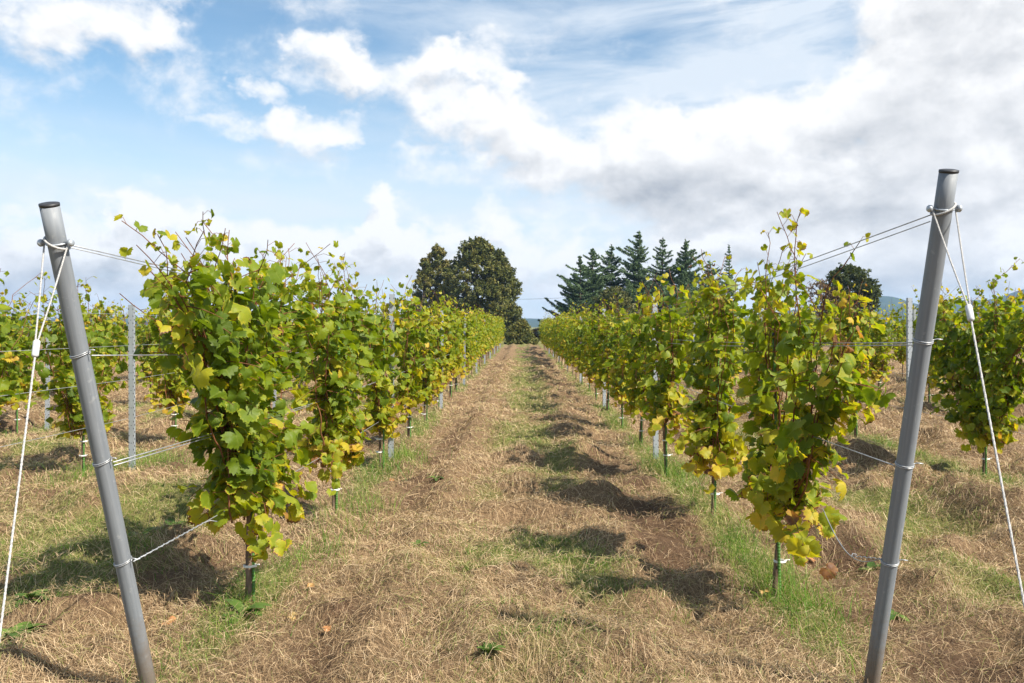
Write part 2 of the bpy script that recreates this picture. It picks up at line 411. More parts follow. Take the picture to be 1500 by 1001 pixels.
# ------------------------------------------------------------------ ground and hills
def build_ground():
    def axis(segs):
        out = [segs[0][0]]
        for a, b_, st, gr in segs:
            x = a
            while x < b_ - 1e-6:
                x = min(x + st, b_); out.append(x); st *= gr
        return np.array(out)
    xp = axis([(0, 5, .04, 1.0), (5, 15, .045, 1.02), (15, 2600, .4, 1.18)])
    xs = np.concatenate([-xp[::-1][:-1], xp])
    ys = np.concatenate([-axis([(0, 4, .12, 1.0), (4, 300, .3, 1.4)])[::-1][:-1], axis([(0, 11, .04, 1.0), (11, 30, .045, 1.012), (30, 70, .35, 1.01), (70, 2600, .7, 1.2)])])
    X, Y = np.meshgrid(xs, ys)
    Z = gh(X, Y)
    V = np.stack([X, Y, Z], -1).reshape(-1, 3)
    nx, ny = len(xs), len(ys)
    i = (np.arange(ny - 1)[:, None] * nx + np.arange(nx - 1)[None]).ravel()
    Fq = np.stack([i, i + 1, i + nx + 1, i + nx], -1)
    A = np.ones((len(V), 4)); A[:, 0] = greenness(V[:, 0], V[:, 1]); A[:, 1] = bareness(V[:, 0], V[:, 1]); A[:, 2] = 0
    o = obj('ground', np_mesh('ground', V, [Fq], True, A), M_GROUND); tag(o, kind='structure')
build_ground()

def build_hills():
    Z0 = 1500.0
    prof = [(-2200, 6), (-900, 20), (-300, 26), (0, 14), (60, 12), (140, 13), (180, 14), (215, 13), (260, 9), (340, 5), (560, 4), (700, 9), (770, 12), (790, 11), (850, 8), (1100, 14), (1240, 36), (1285, 44), (1303, 45), (1325, 39), (1350, 28), (1380, 32), (1412, 41), (1440, 36), (1475, 46), (1510, 58), (1700, 50), (2100, 30), (3200, 20)]
    px = np.linspace(-2200, 3200, 700)
    h = np.interp(px, [p[0] for p in prof], [p[1] for p in prof])
    h = h + 2.2 * (fbm(px / 24.0, px * 0, 61, 4) - .5)
    h = np.convolve(np.pad(h, 2, 'edge'), np.ones(5) / 5, 'valid')
    rows = []
    for dz, k in ((-420, 0), (-300, .32), (-170, .7), (-60, .95), (0, 1), (120, .9), (300, .5), (450, 0)):
        z = Z0 + dz
        hz = CAM_H + h / F * Z0
        jit = 10 * (fbm(px / 15.0 + dz, px * 0 + dz, 63, 3) - .5) * (k * (1 - k) * 4)
        rows.append(np.stack([(px - VX) / F * z, np.full_like(px, z), np.maximum(hz * k + jit, -.5 if k else -.5)], -1))
    V = np.concatenate(rows); n = len(px)
    i = (np.arange(len(rows) - 1)[:, None] * n + np.arange(n - 1)[None]).ravel()
    o = obj('hills', np_mesh('hills', V, [np.stack([i, i + 1, i + n + 1, i + n], -1)]), M_HILL); tag(o, kind='structure')
build_hills()

# ------------------------------------------------------------------ trees
def cards(rs, C, size, normal_bias=None, n_per=1, elong=1.6):
    """small triangles scattered at C (n,3)"""
    n = len(C)
    a = nrm(rs.normal(size=(n, 3)))
    if normal_bias is not None: a = nrm(a * .6 + normal_bias)
    t = nrm(np.cross(a, rs.normal(size=(n, 3)))); bt = np.cross(a, t)
    s = size * rs.uniform(.6, 1.4, size=(n, 1))
    V = np.stack([C + t * s * elong, C - t * s * .5 + bt * s * .55, C - t * s * .5 - bt * s * .55], 1).reshape(-1, 3)
    Fc = np.arange(3 * n).reshape(-1, 3)
    return V, Fc
def tone_attr(r, g, rep=3):
    A = np.ones((len(r), 4)); A[:, 0] = np.clip(r, 0, 1); A[:, 1] = np.clip(g, 0, 1); A[:, 2] = 0
    return np.repeat(A, rep, axis=0)

def clump_tree(name, label, cat, x, y, H, prof, seed, mat_, base_frac=.05, nclump=190, per=120, csize=.7, card=.16, bias=0.0, trunk_r=.25, group=None, flat=.75):
    """broad crown made of many ragged leaf clumps; prof(t) -> half width at relative height t"""
    rs = np.random.RandomState(seed)
    t = thing(name, label, cat, (x, y, G(x, y) - .05), 0, group)
    mb = MB(); zz = np.linspace(0, H * .93, 10)
    tr = np.stack([rs.normal(0, .05, 10) * zz / 3, rs.normal(0, .05, 10) * zz / 3, zz], -1); tr[0] = (0, 0, -.1)
    mb.tube(tr, np.interp(zz, [0, H], [trunk_r, .03]), 8)
    Cs = []; Rn = []; Sz = []
    for k in range(nclump):
        tt = base_frac + (1 - base_frac) * (rs.uniform() ** .85)
        w = prof(tt) * rs.choice([1, 1, 1, .8, .5]) * rs.uniform(.82, 1.08); th = rs.uniform(0, 2 * np.pi)
        c = np.array([w * math.cos(th), w * math.sin(th), tt * H])
        s = csize * rs.uniform(.55, 1.25) * (1 - .45 * tt)
        if k % 5 == 0:
            p0 = np.array([0, 0, max(.3, c[2] - .35 * w - .2)]); mb.tube(np.linspace(p0, c, 4) + rs.normal(0, .04, (4, 3)), np.linspace(.07, .02, 4), 5, False)
        nt = rs.randint(7, 13); tone0 = rs.uniform(.22, .70)
        tc_ = nrm(rs.normal(size=(nt, 3))) * (rs.uniform(.3, 1, size=(nt, 1)) ** .5) * np.array([1, 1, flat]) * s
        tc_[:, 2] -= .25 * np.hypot(tc_[:, 0], tc_[:, 1])
        n = max(4, int(per * rs.uniform(.7, 1.2) / nt)); ti = np.repeat(np.arange(nt), n)
        out = nrm(tc_ + .6 * s * nrm(np.array([c[0], c[1], .9 * w])) + np.array([0, 0, .25 * s]))
        ln = rs.uniform(0, 1, len(ti))[:, None]
        d = tc_[ti] + out[ti] * (ln - .35) * s * .62 + rs.normal(0, 1, (len(ti), 3)) * s * (.17 - .09 * ln)
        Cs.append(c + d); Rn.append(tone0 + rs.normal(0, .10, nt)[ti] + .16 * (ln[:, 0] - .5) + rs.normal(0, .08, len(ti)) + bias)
    C = np.concatenate(Cs); r = np.concatenate(Rn)
    V, Fc = cards(rs, C, card)
    mb.build('trunk', M_TREEBARK, t)
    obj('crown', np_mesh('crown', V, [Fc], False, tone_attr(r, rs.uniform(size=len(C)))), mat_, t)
    return t

def fir(label, x, y, H, rad, seed, dens=1.0, sparse_top=.25, group=None, leader=True):
    rs = np.random.RandomState(seed)
    t = thing('fir_tree', label, 'fir', (x, y, G(x, y) - .05), rs.uniform(0, 6), group)
    mb = MB(); zz = np.linspace(0, H, 12)
    mb.tube(np.stack([rs.normal(0, .02, 12), rs.normal(0, .02, 12), zz], -1), np.interp(zz, [0, H], [.02 * H, .012]), 7)
    Cs, Ns, Rr = [], [], []
    z = .05 * H; asym = rs.uniform(0, 6.28); lop = rs.uniform(.05, .28); lean = rs.normal(0, .015, 2)
    while z < H * .985:
        f = 1 - z / H
        L0 = (rad * (f ** .80) + .06) * (.62 + .38 * min(1, f / .22))
        L0 *= rs.choice([.72, .9, 1, 1, 1.12, 1.25])
        nb = int(rs.randint(5, 9) if f > .35 else rs.randint(4, 6))
        for k in range(nb):
            th = rs.uniform(0, 2 * np.pi); L = L0 * rs.uniform(.5, 1.25) * (1 + lop * math.cos(th - asym))
            up = .34 * (1 - f) - .10 * f + rs.normal(0, .09)
            m_ = max(3, int(L * 5)); q = np.linspace(0, 1, m_)
            d = np.array([math.cos(th), math.sin(th)])
            bp = np.stack([d[0] * L * q, d[1] * L * q, z + L * (up * q + .12 * q * q - .16 * np.sin(q * np.pi) * f)], -1)
            mb.tube(bp, np.linspace(.03 * min(1, L), .006, m_), 4, False)
            n = int(L * 96 * dens) + 5
            u = rs.uniform(.08, 1, n) ** .8
            c = np.stack([np.interp(u, q, bp[:, i]) for i in range(3)], -1)
            side = rs.normal(0, 1, n) * (.17 * L * (1.05 - u) + .03)
            c[:, 0] += -d[1] * side; c[:, 1] += d[0] * side; c[:, 2] += rs.normal(0, .03, n) - .12 * np.abs(side)
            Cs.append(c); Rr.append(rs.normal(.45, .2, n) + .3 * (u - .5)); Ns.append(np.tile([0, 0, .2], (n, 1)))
        z += rs.uniform(.20, .36) * (1.15 if f < .35 else 1.0)
    n = 40; c = np.stack([rs.normal(0, .03, n), rs.normal(0, .03, n), rs.uniform(H * .9, H * 1.0, n)], -1)
    Cs.append(c); Rr.append(rs.normal(.5, .15, n)); Ns.append(np.tile([0, 0, .2], (n, 1)))
    C = np.concatenate(Cs); V, Fc = cards(rs, C, .085, np.concatenate(Ns), elong=1.8)
    mb.build('trunk', M_TREEBARK, t)
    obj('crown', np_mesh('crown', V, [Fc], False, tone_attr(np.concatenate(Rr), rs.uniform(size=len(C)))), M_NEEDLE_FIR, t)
    return t

def X(px, z): return (px - VX) / F * z
def Hh(py, z): return CAM_H + (VY - py) / F * z
def pf(pts):
    a, b_ = zip(*pts); return lambda t: float(np.interp(t, a, b_))
z = 86
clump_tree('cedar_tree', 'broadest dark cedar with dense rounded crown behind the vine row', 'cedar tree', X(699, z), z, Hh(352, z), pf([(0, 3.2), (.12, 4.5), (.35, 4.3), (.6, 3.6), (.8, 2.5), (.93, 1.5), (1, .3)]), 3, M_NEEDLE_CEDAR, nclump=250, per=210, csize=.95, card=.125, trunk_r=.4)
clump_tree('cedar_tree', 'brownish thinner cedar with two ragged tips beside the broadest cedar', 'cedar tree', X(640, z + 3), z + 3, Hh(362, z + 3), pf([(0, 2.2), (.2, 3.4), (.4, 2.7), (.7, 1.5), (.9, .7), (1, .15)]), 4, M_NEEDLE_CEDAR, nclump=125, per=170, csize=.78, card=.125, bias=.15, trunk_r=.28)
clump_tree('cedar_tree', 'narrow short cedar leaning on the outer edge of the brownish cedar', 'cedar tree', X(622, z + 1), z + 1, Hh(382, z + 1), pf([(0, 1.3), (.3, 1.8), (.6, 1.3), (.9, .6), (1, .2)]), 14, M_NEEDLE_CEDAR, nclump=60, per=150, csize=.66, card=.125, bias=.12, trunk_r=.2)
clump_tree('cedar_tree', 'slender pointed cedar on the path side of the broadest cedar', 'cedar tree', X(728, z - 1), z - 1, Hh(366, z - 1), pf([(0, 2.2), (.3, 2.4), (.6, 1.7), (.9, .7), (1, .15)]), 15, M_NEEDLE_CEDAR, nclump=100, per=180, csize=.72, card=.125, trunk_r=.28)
clump_tree('conifer_bush', 'small dark conical conifer standing at the far end of the path', 'conifer', X(764, 66), 66, Hh(468, 66), pf([(0, 1.15), (.3, 1.1), (.7, .62), (1, .08)]), 5, M_NEEDLE_CEDAR, 0.03, 110, 110, .42, .085, 0.02, .1)

FG = 'dark firs beyond the vines'
for (px, py, zz, rad, sd_, dn, lab) in [
        (868, 364, 88, 5.1, 21, 1.5, 'bushiest dark fir, twin-tipped, first of the firs from the path'),
        (850, 374, 86, 4.0, 22, 1.5, 'shorter bushy fir leaning on the path side of the bushiest fir'),
        (896, 357, 90, 4.0, 23, .95, 'slim fir between the bushiest fir and the tallest fir'),
        (936, 338, 89, 4.3, 24, 1.1, 'tallest fir with open layered branches and a sharp leader'),
        (971, 346, 90, 4.0, 25, .9, 'thin see-through fir standing next to the tallest fir'),
        (1004, 350, 88, 4.6, 26, 1.45, 'dense fir with a long bare spire, dark below'),
        (1040, 380, 94, 4.0, 27, .9, 'pale short fir half hidden behind the tall vine shoots'),
        (1068, 358, 97, 1.7, 28, .5, 'sparse wispy fir, last of the firs above the tall vine')]:
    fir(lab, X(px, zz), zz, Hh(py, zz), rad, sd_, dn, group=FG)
z = 64
clump_tree('round_tree', 'dark round-topped broadleaf tree behind the tall vine shoot near the leaning post', 'tree', X(1243, z), z, Hh(392, z), pf([(0, .5), (.25, 1.1), (.45, 1.85), (.7, 1.9), (.9, 1.4), (1, .4)]), 31, M_BROAD, .25, 150, 120, .62, .11, -.05, .2)
clump_tree('bare_tree', 'thin brown nearly leafless tree beside the dark round-topped tree', 'tree', X(1203, z - 1), z - 1, Hh(412, z - 1), pf([(0, .4), (.3, 1.3), (.6, 1.5), (.9, .9), (1, .2)]), 32, M_TWIG, .15, 90, 45, .6, .07, .0, .12)
clump_tree('shrub', 'low brown-green shrub in front of the dark house roof', 'shrub', X(898, 76), 76, Hh(424, 76), pf([(0, 1.4), (.5, 2.0), (.85, 1.3), (1, .5)]), 33, M_BROAD, .05, 110, 90, .7, .12, .25, .1)
clump_tree('shrub', 'dark green shrub between the house and the dense fir', 'shrub', X(985, 80), 80, Hh(418, 80), pf([(0, 3.0), (.5, 3.3), (.85, 2.0), (1, .5)]), 34, M_NEEDLE_FIR, .05, 150, 90, .75, .13, .0, .1)
clump_tree('shrub', 'rounded shrub filling the gap past the small conical conifer', 'shrub', X(787, 92), 92, Hh(482, 92), pf([(0, .9), (.5, 1.0), (1, .3)]), 35, M_TWIG, .02, 50, 70, .4, .09, .2, .06)

def far_scrub():
    rs = np.random.RandomState(77); n = 26000
    x = rs.uniform(-170, 170, n); y = rs.uniform(125, 175, n)
    top = .6 + 1.6 * fbm(x / 9 + 50, y / 14, 71, 3) * sm(vnoise(x / 22, y * 0, 73), .15, .6)
    C = np.stack([x, y, rs.uniform(0, 1, n) * top], -1)
    V, Fc = cards(rs, C, .34)
    o = obj('far_scrub', np_mesh('far_scrub', V, [Fc], False, tone_attr(rs.normal(.45, .2, n) + .2 * (C[:, 2] / 2 - .5), rs.uniform(size=n))), M_BROAD)
    tag(o, 'low band of distant scrub beyond the vineyard', 'scrub', kind='stuff')
far_scrub()

# ------------------------------------------------------------------ house and power lines
def build_house():
    z = 96.0; x0 = X(938, z); g = 0
    h = thing('house', 'small house with dark tiled roof hidden among the firs', 'house', (x0, z, 0), R(12))
    ew, ed, eh, rh = 3.4, 3.0, 4.6, 6.6
    MW = plain('plaster', (.34, .32, .29), .85, 0, .1, 2); 
    m, b = mat('roof_tiles'); wv = b.node('ShaderNodeTexWave', bands_direction='X'); b.put(wv.inputs[0], objco(b)); wv.inputs['Scale'].default_value = 2.2
    finish(b, principled(b, b.ramp(wv.outputs['Fac'], [(0, (.045, .047, .052)), (1, (.10, .103, .11))]), .4, .5, bump=wv.outputs['Fac'], bs=.8, bd=.05)); MR = m
    MB().box((-ew, -ed, 0), (ew, ed, eh)).build('wall', MW, h, False)
    a, d = ew + .6, ed + .6
    rf = MB(); rf.add([(-a, -d, eh), (a, -d, eh), (a, d, eh), (-a, d, eh), (-1.3, 0, rh), (1.3, 0, rh), (-a, -d, eh - .15), (a, -d, eh - .15), (a, d, eh - .15), (-a, d, eh - .15)],
                      [(0, 1, 5, 4), (2, 3, 4, 5), (6, 7, 1, 0), (7, 8, 2, 1), (8, 9, 3, 2), (9, 6, 0, 3), (9, 8, 7, 6)])
    rf.more([(1, 2, 5), (3, 0, 4)], 0)
    roof = rf.build('roof', MR, h, False)
    MB().tube([(-1.5, 0, rh + .05), (1.5, 0, rh + .05)], .16, 8).build('ridge', MR, roof)
    # pale lower porch gable that shows between the shoots
    MP = plain('pale_gable', (.62, .52, .43), .8, 0, .15, 3)
    pg = MB(); px_, pz = -.9, 3.5
    pg.add([(px_ - 1.5, -ed - 1.8, pz), (px_ + 1.1, -ed - 1.8, pz), (px_ + 1.1, -ed, pz), (px_ - 1.5, -ed, pz), (px_ + .1, -ed - 1.8, pz + 1.1), (px_ + .1, -ed, pz + 1.1)],
           [(0, 3, 5, 4), (1, 4, 5, 2), (0, 1, 2, 3)]); pg.more([(0, 4, 1), (3, 2, 5)], 0)
    pg.build('porch_gable', MP, h, False)
    for sx in (-1.4, 1.0): MB().box((px_ + sx - .06, -ed - 1.72, 0), (px_ + sx + .06, -ed - 1.6, pz)).build('porch_post', MW, h, False)
    w = MB().box((.6, -ed - .04, 1.0), (2.6, -ed + .02, 2.4)).build('window', plain('window_glass', (.05, .06, .07), .1), h, False)
    MB().box((.5, -ed - .07, .92), (2.7, -ed - .03, 1.0)).box((.5, -ed - .07, 2.4), (2.7, -ed - .03, 2.48)).box((1.57, -ed - .07, 1.0), (1.63, -ed - .045, 2.4)).build('window_frame', MW, w, False)
build_house()
def cable(a, b_, sag, label, r=.02):
    q = np.linspace(0, 1, 24)[:, None]; p = np.array(a) * (1 - q) + np.array(b_) * q; p[:, 2] -= sag * 4 * (q * (1 - q))[:, 0]
    o = MB().tube(p, r, 5).build('power_cable', M_DARKWIRE); tag(o, label, 'power cable')
cable(at(690, 438, 130), at(905, 430, 130), .4, 'thin power cable crossing the gap between cedars and firs', .022)
cable(at(1245, 452, 110), at(1800, 445, 110), .9, 'upper of two thin power cables above the far hill', .018)
cable(at(1245, 460, 110), at(1800, 452, 110), .9, 'lower of two thin power cables above the far hill', .022)
def pole(px, py, zz, label):
    h = Hh(py, zz); x = X(px, zz); t = thing('utility_pole', label, 'utility pole', (x, zz, -.1))
    MB().tube([(0, 0, 0), (0, 0, h + .4)], [.15, .1], 10).build('pole', plain('concrete', (.35, .34, .32), .9), t)
    MB().box((-.7, -.16, h - .05), (.7, -.09, h + .05)).build('crossarm', M_GALV, t, False)
pole(692, 434, 130.2, 'utility pole hidden behind the broadest cedar'); pole(903, 428, 130.2, 'utility pole hidden behind the slim fir'); pole(1245, 450, 110.2, 'utility pole hidden behind the dark round-topped tree')

# ------------------------------------------------------------------ leaning end posts, ropes
def end_post(base, top, label):
    base = np.array(base, float); top = np.array(top, float)
    d = top - base; L = np.linalg.norm(d); d /= L
    t = thing('end_post', label, 'post', tuple(base))
    rot = Vector(d).to_track_quat('Z', 'Y'); t.rotation_mode = 'QUATERNION'; t.rotation_quaternion = rot
    r = .0305
    mb = MB(); zz = np.concatenate([np.linspace(-.45, L - .006, 24)]); mb.tube(np.stack([zz * 0, zz * 0, zz], -1), r, 40)
    mb.build('pipe', M_POST, t)
    mb = MB(); mb.tube([(0, 0, L - .007), (0, 0, L - .002), (0, 0, L + .002), (0, 0, L + .004)], [r + .0006, r + .0012, r + .0008, r * .7], 40); mb.build('cap', M_CAP, t)
    return t, base, d, L, np.array(rot.to_matrix())
zb = 3.416
PL = end_post((-546 / F * zb, zb, 0), (-692 / F * 2.705, 2.705, Hh(299, 2.705)), 'leaning grey end post of the cedar-side row, scuffed and brightly lit')
PR = end_post((512 / F * zb, zb, 0), (626 / F * 2.79, 2.79, Hh(250, 2.79)), 'leaning grey end post of the fir-side row, shaded along one side')
def on_post(P, py):
    _, base, d, L, M = P
    best = min(np.linspace(0, L, 2000), key=lambda s: abs(VY + F * (CAM_H - (base + d * s)[2]) / (base + d * s)[1] - py))
    return best, base + d * best
def wrap_ring(P, s, r=.0325, turns=2, tilt=.25, wr=.0022):
    """wire wound round a post, as points in world space"""
    _, base, d, L, M = P; th = np.linspace(0, turns * 2 * np.pi, turns * 26)
    loc = np.stack([r * np.cos(th), r * np.sin(th), s + .006 * th / (2 * np.pi) + r * tilt * np.cos(th)], -1)
    return base + loc @ M.T
def clamp(P, py):
    s, p = on_post(P, py); t = P[0]
    mb = MB(); th = np.linspace(0, 2 * np.pi, 33)
    mb.tube(np.stack([.0335 * np.cos(th), .0335 * np.sin(th), np.full(33, s)], -1), .0034, 6, False)
    c = mb.build('clamp', M_GALV, t)
    for sx in (-1, 1):
        xs_ = np.array([.028, .044, .0445, .053, .0585, .059]) * sx
        MB().tube(np.stack([xs_, xs_ * 0 - .008, xs_ * 0 + s + .002], -1), [.0055, .0055, .012, .013, .009, .003], 10).build('bolt', M_GALV, c)
    return s, p
cL = clamp(PL, 356); cR = clamp(PR, 306)

def guy_rope(P, c, sleeve_px, end_px, sign, label):
    _, p0 = c
    z2 = 2.2; p2 = at(*end_px, z2); p0w = p0
    # sleeve lies on the straight line from the clamp to the rope's far point
    s = .32
    ps = at(sleeve_px[0], sleeve_px[1], p0[1] + s * (z2 - p0[1]))
    end = ps + (p2 - ps) * (ps[2] + .05) / (ps[2] - p2[2])
    t = thing('guy_rope', label, 'rope', tuple(end))
    O = end
    def rope(a, b_, rr, name, par):
        q = np.linspace(0, 1, 120)[:, None]; pts = a * (1 - q) + b_ * q; pts[:, 2] -= .006 * np.sin(q[:, 0] * np.pi)
        ph = q[:, 0] * np.linalg.norm(b_ - a) * 2 * np.pi / .02
        mb = MB()
        for k in range(3):                                     # three twisted strands
            a_ = ph + k * 2.094
            mb.tube(pts + rr * .5 * np.stack([np.cos(a_), np.sin(a_) * .7, np.sin(a_) * .3], -1) - O, rr * .62, 5)
        return mb.build(name, M_ROPE, par)
    axis = np.array([1.0, 0, 0])
    rope(p0 + axis * -.040 + np.array([0, -.006, -.004]), ps + np.array([-.003, 0, .012]), .0030, 'rope_leg', t)
    rope(p0 + axis * .040 + np.array([0, -.006, -.004]), ps + np.array([.003, 0, .012]), .0030, 'rope_leg', t)
    rope(ps, end, 0.0036, 'rope', t)
    dd = nrm(end - ps)
    MB().tube([ps - dd * .022 - O, ps - dd * .018 - O, ps + dd * .03 - O, ps + dd * .036 - O], [.007, .0105, .0105, .007], 14).build('sleeve', M_SLEEVE, t)
    lp = MB(); th = np.linspace(0, 2 * np.pi * 1.25, 40)
    lp.tube(p0 + np.stack([.0375 * np.cos(th), .0375 * np.sin(th), .02 * np.cos(th) * sign + .012 * np.sin(th)], -1) - O, .0042, 6)
    lp.build('loop', M_ROPE, t)
guy_rope(PL, cL, (53, 508), (0, 925), -1, 'white guy rope with small sleeve staying the brightly lit leaning post')
guy_rope(PR, cR, (1420, 456), (1500, 880), 1, 'white guy rope with small sleeve staying the shaded leaning post')

# ------------------------------------------------------------------ line posts
POST_H = 1.78
def line_post_mesh():
    """open C channel with folded lips, one extrusion"""
    H = POST_H; w, d, tk, lp = .028, .032, .003, .011
    prof = [(-w, 0), (w, 0), (w, d), (w - lp, d), (w - lp, d - tk), (w - tk, d - tk), (w - tk, tk), (-w + tk, tk), (-w + tk, d - tk), (-w + lp, d - tk), (-w + lp, d), (-w, d)]
    n = len(prof); V = [(x, y, -.3) for x, y in prof] + [(x, y, H) for x, y in prof]
    mb = MB(); mb.add(V, [(i, (i + 1) % n, n + (i + 1) % n, n + i) for i in range(n)])
    mb.more([(n + 0, n + 1, n + 6, n + 7), (n + 1, n + 2, n + 5, n + 6), (n + 2, n + 3, n + 4, n + 5), (n + 11, n + 0, n + 7, n + 8), (n + 10, n + 11, n + 8, n + 9)], 0)
    return mb.mesh('post_body', False)
def galv_post():
    m, b = mat('galvanised_post'); co = objco(b)
    sx = b.node('ShaderNodeSeparateXYZ'); b.put(sx.inputs[0], co); x, y, z = sx.outputs
    n = b.noise(b.mapping(co, scale=(1, 1, .2)), 14, 5, .6); n2 = b.noise(co, 90, 4, .6)
    c = b.ramp(b.m('ADD', b.m('MULTIPLY', n2, .4), b.m('MULTIPLY', n, .6)), [(.3, (.27, .295, .32)), (.7, (.42, .45, .48))])
    fz = b.m('FRACT', b.m('DIVIDE', z, .072)); ax = b.m('ABSOLUTE', x)
    s1 = b.m('MULTIPLY', b.m('LESS_THAN', fz, .24), b.m('MULTIPLY', b.m('GREATER_THAN', ax, .0195), b.m('LESS_THAN', ax, .0265)))
    s1 = b.m('MULTIPLY', s1, b.m('LESS_THAN', y, .002))
    s2 = b.m('MULTIPLY', b.m('MULTIPLY', b.m('GREATER_THAN', fz, .5), b.m('LESS_THAN', fz, .74)), b.m('MULTIPLY', b.m('GREATER_THAN', y, .008), b.m('LESS_THAN', y, .022)))
    f2 = b.m('FRACT', b.m('DIVIDE', z, .18)); s3 = b.m('MULTIPLY', b.m('LESS_THAN', f2, .045), b.m('LESS_THAN', ax, .004))
    slot = b.m('MAXIMUM', s1, b.m('MAXIMUM', s2, s3))
    c = b.mix(slot, c, (.03, .032, .035, 1))
    finish(b, principled(b, c, .45, .5, .25)); return m
LP_BODY = line_post_mesh(); LP_BODY.materials.append(galv_post())
ROWNAME = {-1.45: 'the cedar-side row along the path', 1.45: 'the fir-side row along the path', -4.3: 'the second row on the cedar side', 4.4: 'the second row on the fir side',
           -6.9: 'the third row on the cedar side', 7.3: 'the third row on the fir side', -9.6: 'the fourth row on the cedar side', 10.1: 'the fourth row on the fir side'}
def line_post(x, y, label, rz=0.0, dz=0.0, group='galvanised line posts in the vine rows', rs=random.Random(5)):
    t = obj('line_post', LP_BODY); t.location = (x, y, G(x, y) + dz); t.rotation_euler.z = rz + rs.uniform(-.12, .12); tag(t, label, 'post', group)
    t.rotation_euler.x = rs.uniform(-.012, .012); t.rotation_euler.y = rs.uniform(-.012, .012)
for row, first, step, last, dx in ((-1.45, 8.7, 5.65, 55, .06), (1.45, 8.82, 5.9, 55, 0), (-4.3, 8.4, 5.7, 40, .3), (4.4, 9.28, 5.9, 40, 0), (-6.9, 11.9, 5.7, 24, 0), (7.3, 15.2, 5.9, 28, 0)):
    k = 0; y = first
    while y < last:
        n = ROWNAME[row]
        if k < 5: lab = f'{ORD[k]} notched steel post from the near end of {n}'
        else: lab = f'distant steel post in the far stretch of {n}'
        line_post(row + (dx if k == 0 else .04), y, lab, dz=-.05 if row == -4.3 and k == 0 else 0)
        y += step; k += 1

# ------------------------------------------------------------------ trellis wires
def wire(name_label, pts, r, wraps=None, twist=None):
    t = thing('trellis_wire', name_label, 'wire', tuple(pts[0]), 0, 'trellis wires')
    O = np.array(pts[0]); w_ = MB().tube(np.array(pts) - O, r, 6).mesh('trellis_wire'); w_.materials.append(M_WIRE)
    lab, grp, loc = t['label'], t['group'], tuple(t.location); bpy.data.objects.remove(t)
    t = obj('trellis_wire', w_); t.location = loc; tag(t, lab, 'wire', grp)
    if wraps is not None:
        mb = MB(); e = wraps[-1]
        mb.tube(np.concatenate([wraps, [e + (.012, -.012, .004), e + (.03, -.016, .002)]]) - O, .0021, 6)
        mb.build('wire_wrap', M_WIRE, t)
    if twist is not None:
        mb = MB(); a, b_ = twist; q = np.linspace(0, 1, 60)[:, None]; p = a * (1 - q) + b_ * q
        ph = q[:, 0] * np.linalg.norm(b_ - a) * 2 * np.pi / .05
        mb.tube(np.concatenate([p + .0036 * np.stack([np.cos(ph), ph * 0, np.sin(ph)], -1), [b_ + (.02, .03, .004), b_ + (.045, .05, -.006)]]) - O, .0020, 5)
        mb.build('twist', M_WIRE, t)
def run(P, py, xr, z_row, side, first_y=8.7, end_y=56, off=(0, 0, 0)):
    s, p = on_post(P, py); _, base, d, L, M = P
    a = p + np.array([side * .033, .012, 0]) + np.array(off)
    pts = [a]
    n0 = np.array([xr, first_y, z_row])
    for q in (.08, .2, .35, .5, .7, .85): 
        w = a * (1 - q) + n0 * q; w[2] -= .02 * math.sin(q * math.pi); pts.append(w)
    y = first_y
    while y < end_y:
        pts.append(np.array([xr, y, z_row])); pts.append(np.array([xr, y + 2.8, z_row - .012])); y += 5.65
    return s, pts
NL = 'tied to the brightly lit leaning post'; NR = 'tied to the shaded leaning post'
for P, nm, sg, lst in ((PL, NL, 1, [(358, 1.66, 'upper of the paired top wires', 0), (362, 1.60, 'lower of the paired top wires', 1), (521, 1.27, 'chest-high single wire', 2), (678, .955, 'upper of the paired waist-high wires', 2), (683, .93, 'lower of the paired waist-high wires', 0), (824, .545, 'knee-high wire with a twisted end', 3)]),
                       (PR, NR, -1, [(314, 1.68, 'upper of the paired top wires', 0), (324, 1.62, 'lower of the paired top wires', 1), (502, 1.37, 'upper of the paired chest-high wires', 2), (506, 1.33, 'lower of the paired chest-high wires', 0), (683, .97, 'single waist-high wire', 2)])):
    for i, (py, zr, txt, kind) in enumerate(lst):
        xr = -1.47 + .05 * (i % 2) if sg > 0 else 1.47 - .05 * (i % 2)
        s, pts = run(P, py, xr, zr, sg)
        wr = wrap_ring(P, s, turns=2, tilt=.22 * sg * (1 if sg > 0 else .3)) if kind >= 2 else None
        tw = (pts[0], np.array(pts[0]) + (np.array(pts[2]) - pts[0]) * .62) if kind == 3 else None
        wire(f'{txt} {nm}', pts, .0022 if kind != 1 else .0019, wr, tw)
# slack broken knee-high wire on the right-hand post
s, p = on_post(PR, 825); a = p + np.array([-.033, .01, .012]); e = at(1205, 745, 3.9)
q = np.linspace(0, 1, 14)[:, None]; pp = a * (1 - q) + e * q; pp[:, 2] -= .10 * np.sin(np.pi * q[:, 0])
wire('slack knee-high wire sagging from the shaded leaning post', [tuple(v) for v in pp] , .0022, wrap_ring(PR, s, turns=2, tilt=.05), (pp[0], pp[6]))
for row, nm in ((-4.3, ROWNAME[-4.3]), (4.4, ROWNAME[4.4])):
    for zr, w_ in ((1.62, 'top'), (1.3, 'chest-high'), (.95, 'waist-high'), (.55, 'knee-high')):
        pts = [(row + (.15 if row < 0 else 0), 4.6, zr)] + [(row + (.26 if (row < 0 and k == 0) else .05), 8.4 + 2.8 * k, zr - (.012 if k % 2 else 0)) for k in range(12)]
        wire(f'{w_} wire running through {nm}', [np.array(v) for v in pts], .0022)

